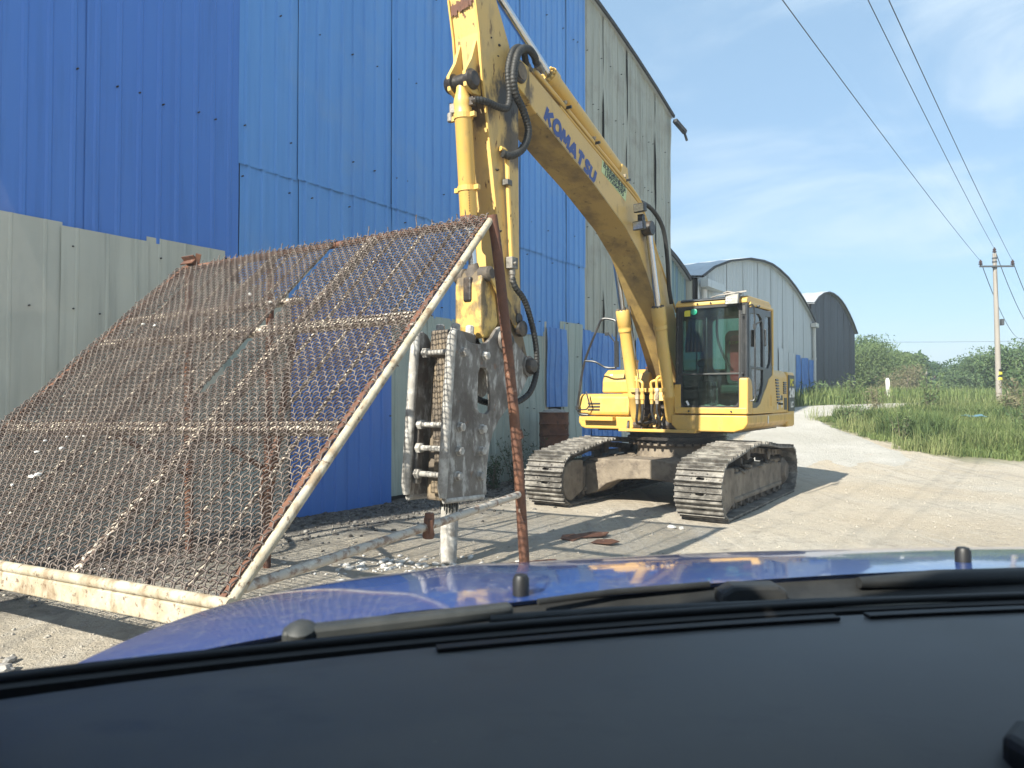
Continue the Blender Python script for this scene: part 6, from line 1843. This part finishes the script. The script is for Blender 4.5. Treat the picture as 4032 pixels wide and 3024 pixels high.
# cowl panel between bonnet and glass
xs = np.linspace(CX_ - 1.03, CX_ + 1.03, 49)
vs = []
for x in xs:
    yb, yr = base_y(x), rear_y(x)
    zc_ = hood_z(yr) - .034 * ((x - CX_) / 1.03) ** 2 - .018 * abs((x - CX_) / 1.03) ** 8
    vs += [(x, yr + .004, zc_ - .006), (x, yr - .008, zc_ - .016), (x, (yb + yr) / 2, min(1.368, zc_ - .018)), (x, yb + .002, 1.372)]
MB().add(vs, [(i * 4 + k, i * 4 + k + 1, (i + 1) * 4 + k + 1, (i + 1) * 4 + k) for i in range(48) for k in range(3)]).build('cowl_panel', 'car_plastic', car, smooth=60)
zb = lambda x: 1.382
MB().tube([(x, base_y(x) - .004, zb(x) - .002) for x in xs], .005, 8).build('glass_seal', 'car_rubber', car, smooth=60)
# windscreen
RK = 0.8
vs = []
for k in range(9):
    z = 1.383 + .47 * k / 8
    for x in xs:
        xx = CX_ + (x - CX_) * (1 - .16 * k / 8)
        vs.append((xx, base_y(x) - RK * (z - 1.383) * (1 - .06 * k / 8), z + (zb(x) - 1.382) * (1 - k / 8)))
n_ = len(xs)
MB().add(vs, [(k * n_ + i, k * n_ + i + 1, (k + 1) * n_ + i + 1, (k + 1) * n_ + i) for k in range(8) for i in range(n_ - 1)]).build('windscreen', 'windscreen', car, smooth=60, recalc=False)
# dashboard
xs2 = np.linspace(CX_ - 1.0, CX_ + 1.0, 45)
vs = []
for x in xs:
    vs += [(x, base_y(x) - .003, 1.381), (x, base_y(x) - .014, 1.376), (x, base_y(x) - .020, 1.30)]
MB().add(vs, [(i * 3 + k, i * 3 + k + 1, (i + 1) * 3 + k + 1, (i + 1) * 3 + k) for i in range(len(xs) - 1) for k in range(2)]).build('glass_border', 'car_rubber', car, smooth=60)
prof = [(0, -.02), (.006, -.004), (.016, .002), (.05, .003), (.12, .0), (.20, -.012), (.27, -.030), (.32, -.06), (.345, -.11), (.35, -.30)]
vs = []
for x in xs2:
    e = abs((x - CX_) / 1.0)
    for d, h in prof:
        vs.append((x, base_y(x) - .020 - d * (1 - .12 * e * e), 1.377 + h - .004 * e ** 8))
k_ = len(prof)
dash = MB().add(vs, [(i * k_ + k, i * k_ + k + 1, (i + 1) * k_ + k + 1, (i + 1) * k_ + k) for i in range(44) for k in range(k_ - 1)]).build('dashboard', 'dash', car, smooth=60)
for (x0, x1) in ((-.02, .34), (.37, .56)):
    mb = MB()
    q = np.linspace(x0, x1, 14)
    top = [(x, base_y(x) - .047, 1.3815) for x in q]
    for a, b in zip(top[:-1], top[1:]):
        mb.beam(a, b, .010, .003)
    mb.build('demister_slot', 'dash_dark', dash)
mb = MB(); mb.prism([(.34, .33), (.50, .33), (.50, .455), (.36, .445), (.335, .425)], 'z', 1.345, 1.372)
mb.build('air_vent', 'dash_dark', dash, bevel=.006)
o = MB().add([(0, 0, 0), (.018, .006, .001), (.022, .016, .002), (.010, .011, .003), (-.006, .004, .001)], [(0, 1, 2, 3, 4)]).build('paper_scrap', 'paper'); o.location = (-.295, .445, 1.357); o.rotation_euler = (0, 0, .2)
tag(o, 'tiny torn scrap of white paper on the left of the dashboard', 'paper')
# wipers and washer jets
def wiper_part(pts, w, h, name, m, parent):
    mb = MB()
    for a, b in zip(pts[:-1], pts[1:]):
        mb.beam(a, b, w, h)
    return mb.build(name, m, parent, bevel=min(w, h) * .3)
C4, S4 = math.cos(R(4)), math.sin(R(4))
def cl(X, Y, Z):
    return (X * C4 + Y * S4, -X * S4 + Y * C4, Z)
wam = MB(); wam.beam(cl(-.195, .607, 1.379), cl(.0, .657, 1.386), .018, .013)
wa = wam.build('wiper', 'wiper_grey', car, bevel=.004, label='left wiper arm lying along the foot of the windscreen')
MB().lathe(cl(-.180, .612, 1.370), (0, -.3, 1), [(0, .013), (.016, .013), (.021, .006)], 12).build('pivot_nut', 'wiper_grey', wa, smooth=40)
MB().tube([cl(-.02, .642, 1.382), cl(.09, .667, 1.382), cl(.30, .703, 1.380), (cl(.56, .738, 1.376))], .0042, 8).build('blade_holder', 'car_plastic', wa, smooth=60)
MB().tube([cl(-.015, .628, 1.381), cl(.09, .655, 1.381), cl(.30, .692, 1.379), (cl(.56, .727, 1.374))], .0024, 6).build('blade', 'wiper_strip', wa, smooth=60)
wb = MB().tube([cl(.37, .762, 1.384), cl(.46, .778, 1.384), cl(.62, .800, 1.382)], [.006, .010, .010], 8).build('wiper', 'car_plastic', car, smooth=60, label='right wiper arm near the right edge of the bonnet')
MB().tube([cl(.025, .690, 1.384), cl(.10, .716, 1.3865), cl(.205, .742, 1.3875)], .0032, 6).build('arm_spring', 'car_plastic', wb, smooth=60)
mb = MB(); mb.prism([(-.036, 1.374), (.036, 1.374), (.034, 1.387), (.024, 1.393), (-.022, 1.393), (-.034, 1.386)], 'y', -.012, .012)
mb.v = [tuple(Vector(cl(.243, .726, 0)) + Vector(v)) for v in mb.v]
mb.build('arm_knuckle', 'car_plastic', wb, bevel=.004)
for (X, Y) in ((.009, .722), (.528, .835)):
    p = cl(X, Y, 1.392 if X < .3 else 1.396)
    mb = MB(); mb.lathe(p, (0, 0, 1), [(-.01, .0085), (.006, .0085), (.010, .0065), (.011, .003)], 12)
    mb.build('washer_jet', 'car_rubber', car, smooth=40)
# cabin: pillars, roof, doors, rear
top_y = base_y(CX_) - RK * .47 * .94
for sgn in (-1, 1):
    x0 = CX_ + sgn * 1.055; x1 = CX_ + sgn * .87
    yb = base_y(x0) - .0; yt = base_y(CX_ + sgn * .99) - RK * .47 * .94
    MB().beam((x0, yb, 1.33), (x1, yt, 1.86), .055, .075, up=(sgn, 0, 0)).build('pillar', 'car_blue', car, bevel=.015)
    MB().beam((x0 - sgn * .03, yb - .055, 1.30), (x1 - sgn * .04, yt - .06, 1.84), .075, .06, up=(sgn, 0, 0)).build('pillar_trim', 'trim_beige', car, bevel=.015)
    MB().box(min(CX_ + sgn * 1.05, CX_ + sgn * 1.095), max(CX_ + sgn * 1.05, CX_ + sgn * 1.095), -1.75, yb, .5, 1.345).build('door', 'car_blue', car, bevel=.02)
    vs = [(CX_ + sgn * 1.06, yb - .06, 1.345), (CX_ + sgn * 1.06, -1.7, 1.345), (CX_ + sgn * .87, -1.7, 1.86), (CX_ + sgn * .87, yt - .06, 1.86)]
    MB().add(vs, [(0, 1, 2, 3)]).build('side_window', 'tinted_glass', car)
    MB().beam((CX_ + sgn * 1.055, -.62, 1.33), (CX_ + sgn * .86, -.62, 1.87), .10, .05, up=(0, 1, 0)).build('pillar', 'car_blue', car)
mb = MB()
rx = np.linspace(-.86, .86, 15); ry = np.linspace(0, 1, 9)
vs = []
for t in ry:
    for x in rx:
        yf = base_y(CX_ + x / .84) - RK * .47 * .94
        vs.append((CX_ + x, yf * (1 - t) - 1.78 * t, 1.862 + .05 * math.sin(math.pi * min(1, t * 1.2 + .05)) * (1 - (x / .95) ** 2)))
fs = [(j * 15 + i, j * 15 + i + 1, (j + 1) * 15 + i + 1, (j + 1) * 15 + i) for j in range(8) for i in range(14)]
o_ = len(vs)
vs += [(x, y, z - .04) for x, y, z in vs]
fs += [tuple(q + o_ for q in reversed(f_)) for f_ in fs]
mb.add(vs, fs).build('roof', 'car_blue', car, smooth=50, recalc=False)
MB().box(CX_ - 1.0, CX_ + 1.0, -1.80, -1.74, .5, 1.87).build('rear_panel', 'car_blue', car, bevel=.02)
MB().box(CX_ - .98, CX_ + .98, -1.74, .30, .5, .55).build('floor_pan', 'dash_dark', car)
for x in (CX_ - .62, CX_ + .50):
    mb = MB(); mb.box(x - .27, x + .27, -.95, -.82, .95, 1.55); mb.box(x - .27, x + .27, -.95, -.40, .85, 1.0); mb.box(x - .14, x + .14, -.95, -.85, 1.57, 1.78)
    mb.build('seat', 'interior_dark', car, bevel=.05)

# ------------------------------------------------------------------ summer haze in the air
hz = bpy.data.materials.new('haze_air')
hz.use_nodes = True
hn, hl = hz.node_tree.nodes, hz.node_tree.links
hn.clear()
ho = hn.new('ShaderNodeOutputMaterial')
hv = hn.new('ShaderNodeVolumePrincipled')
hv.inputs['Color'].default_value = (0.80, 0.88, 0.96, 1)
hv.inputs['Density'].default_value = 0.0022
hv.inputs['Anisotropy'].default_value = 0.2
hl.new(hv.outputs[0], ho.inputs['Volume'])
MATS['haze_air'] = hz
hb = MB().box(-1700, 2300, -800, 3200, -2.0, 14.0).build('haze', 'haze_air', None, kind='stuff')
hb['label'] = 'thin pale summer haze over the whole place'
hb['category'] = 'haze'
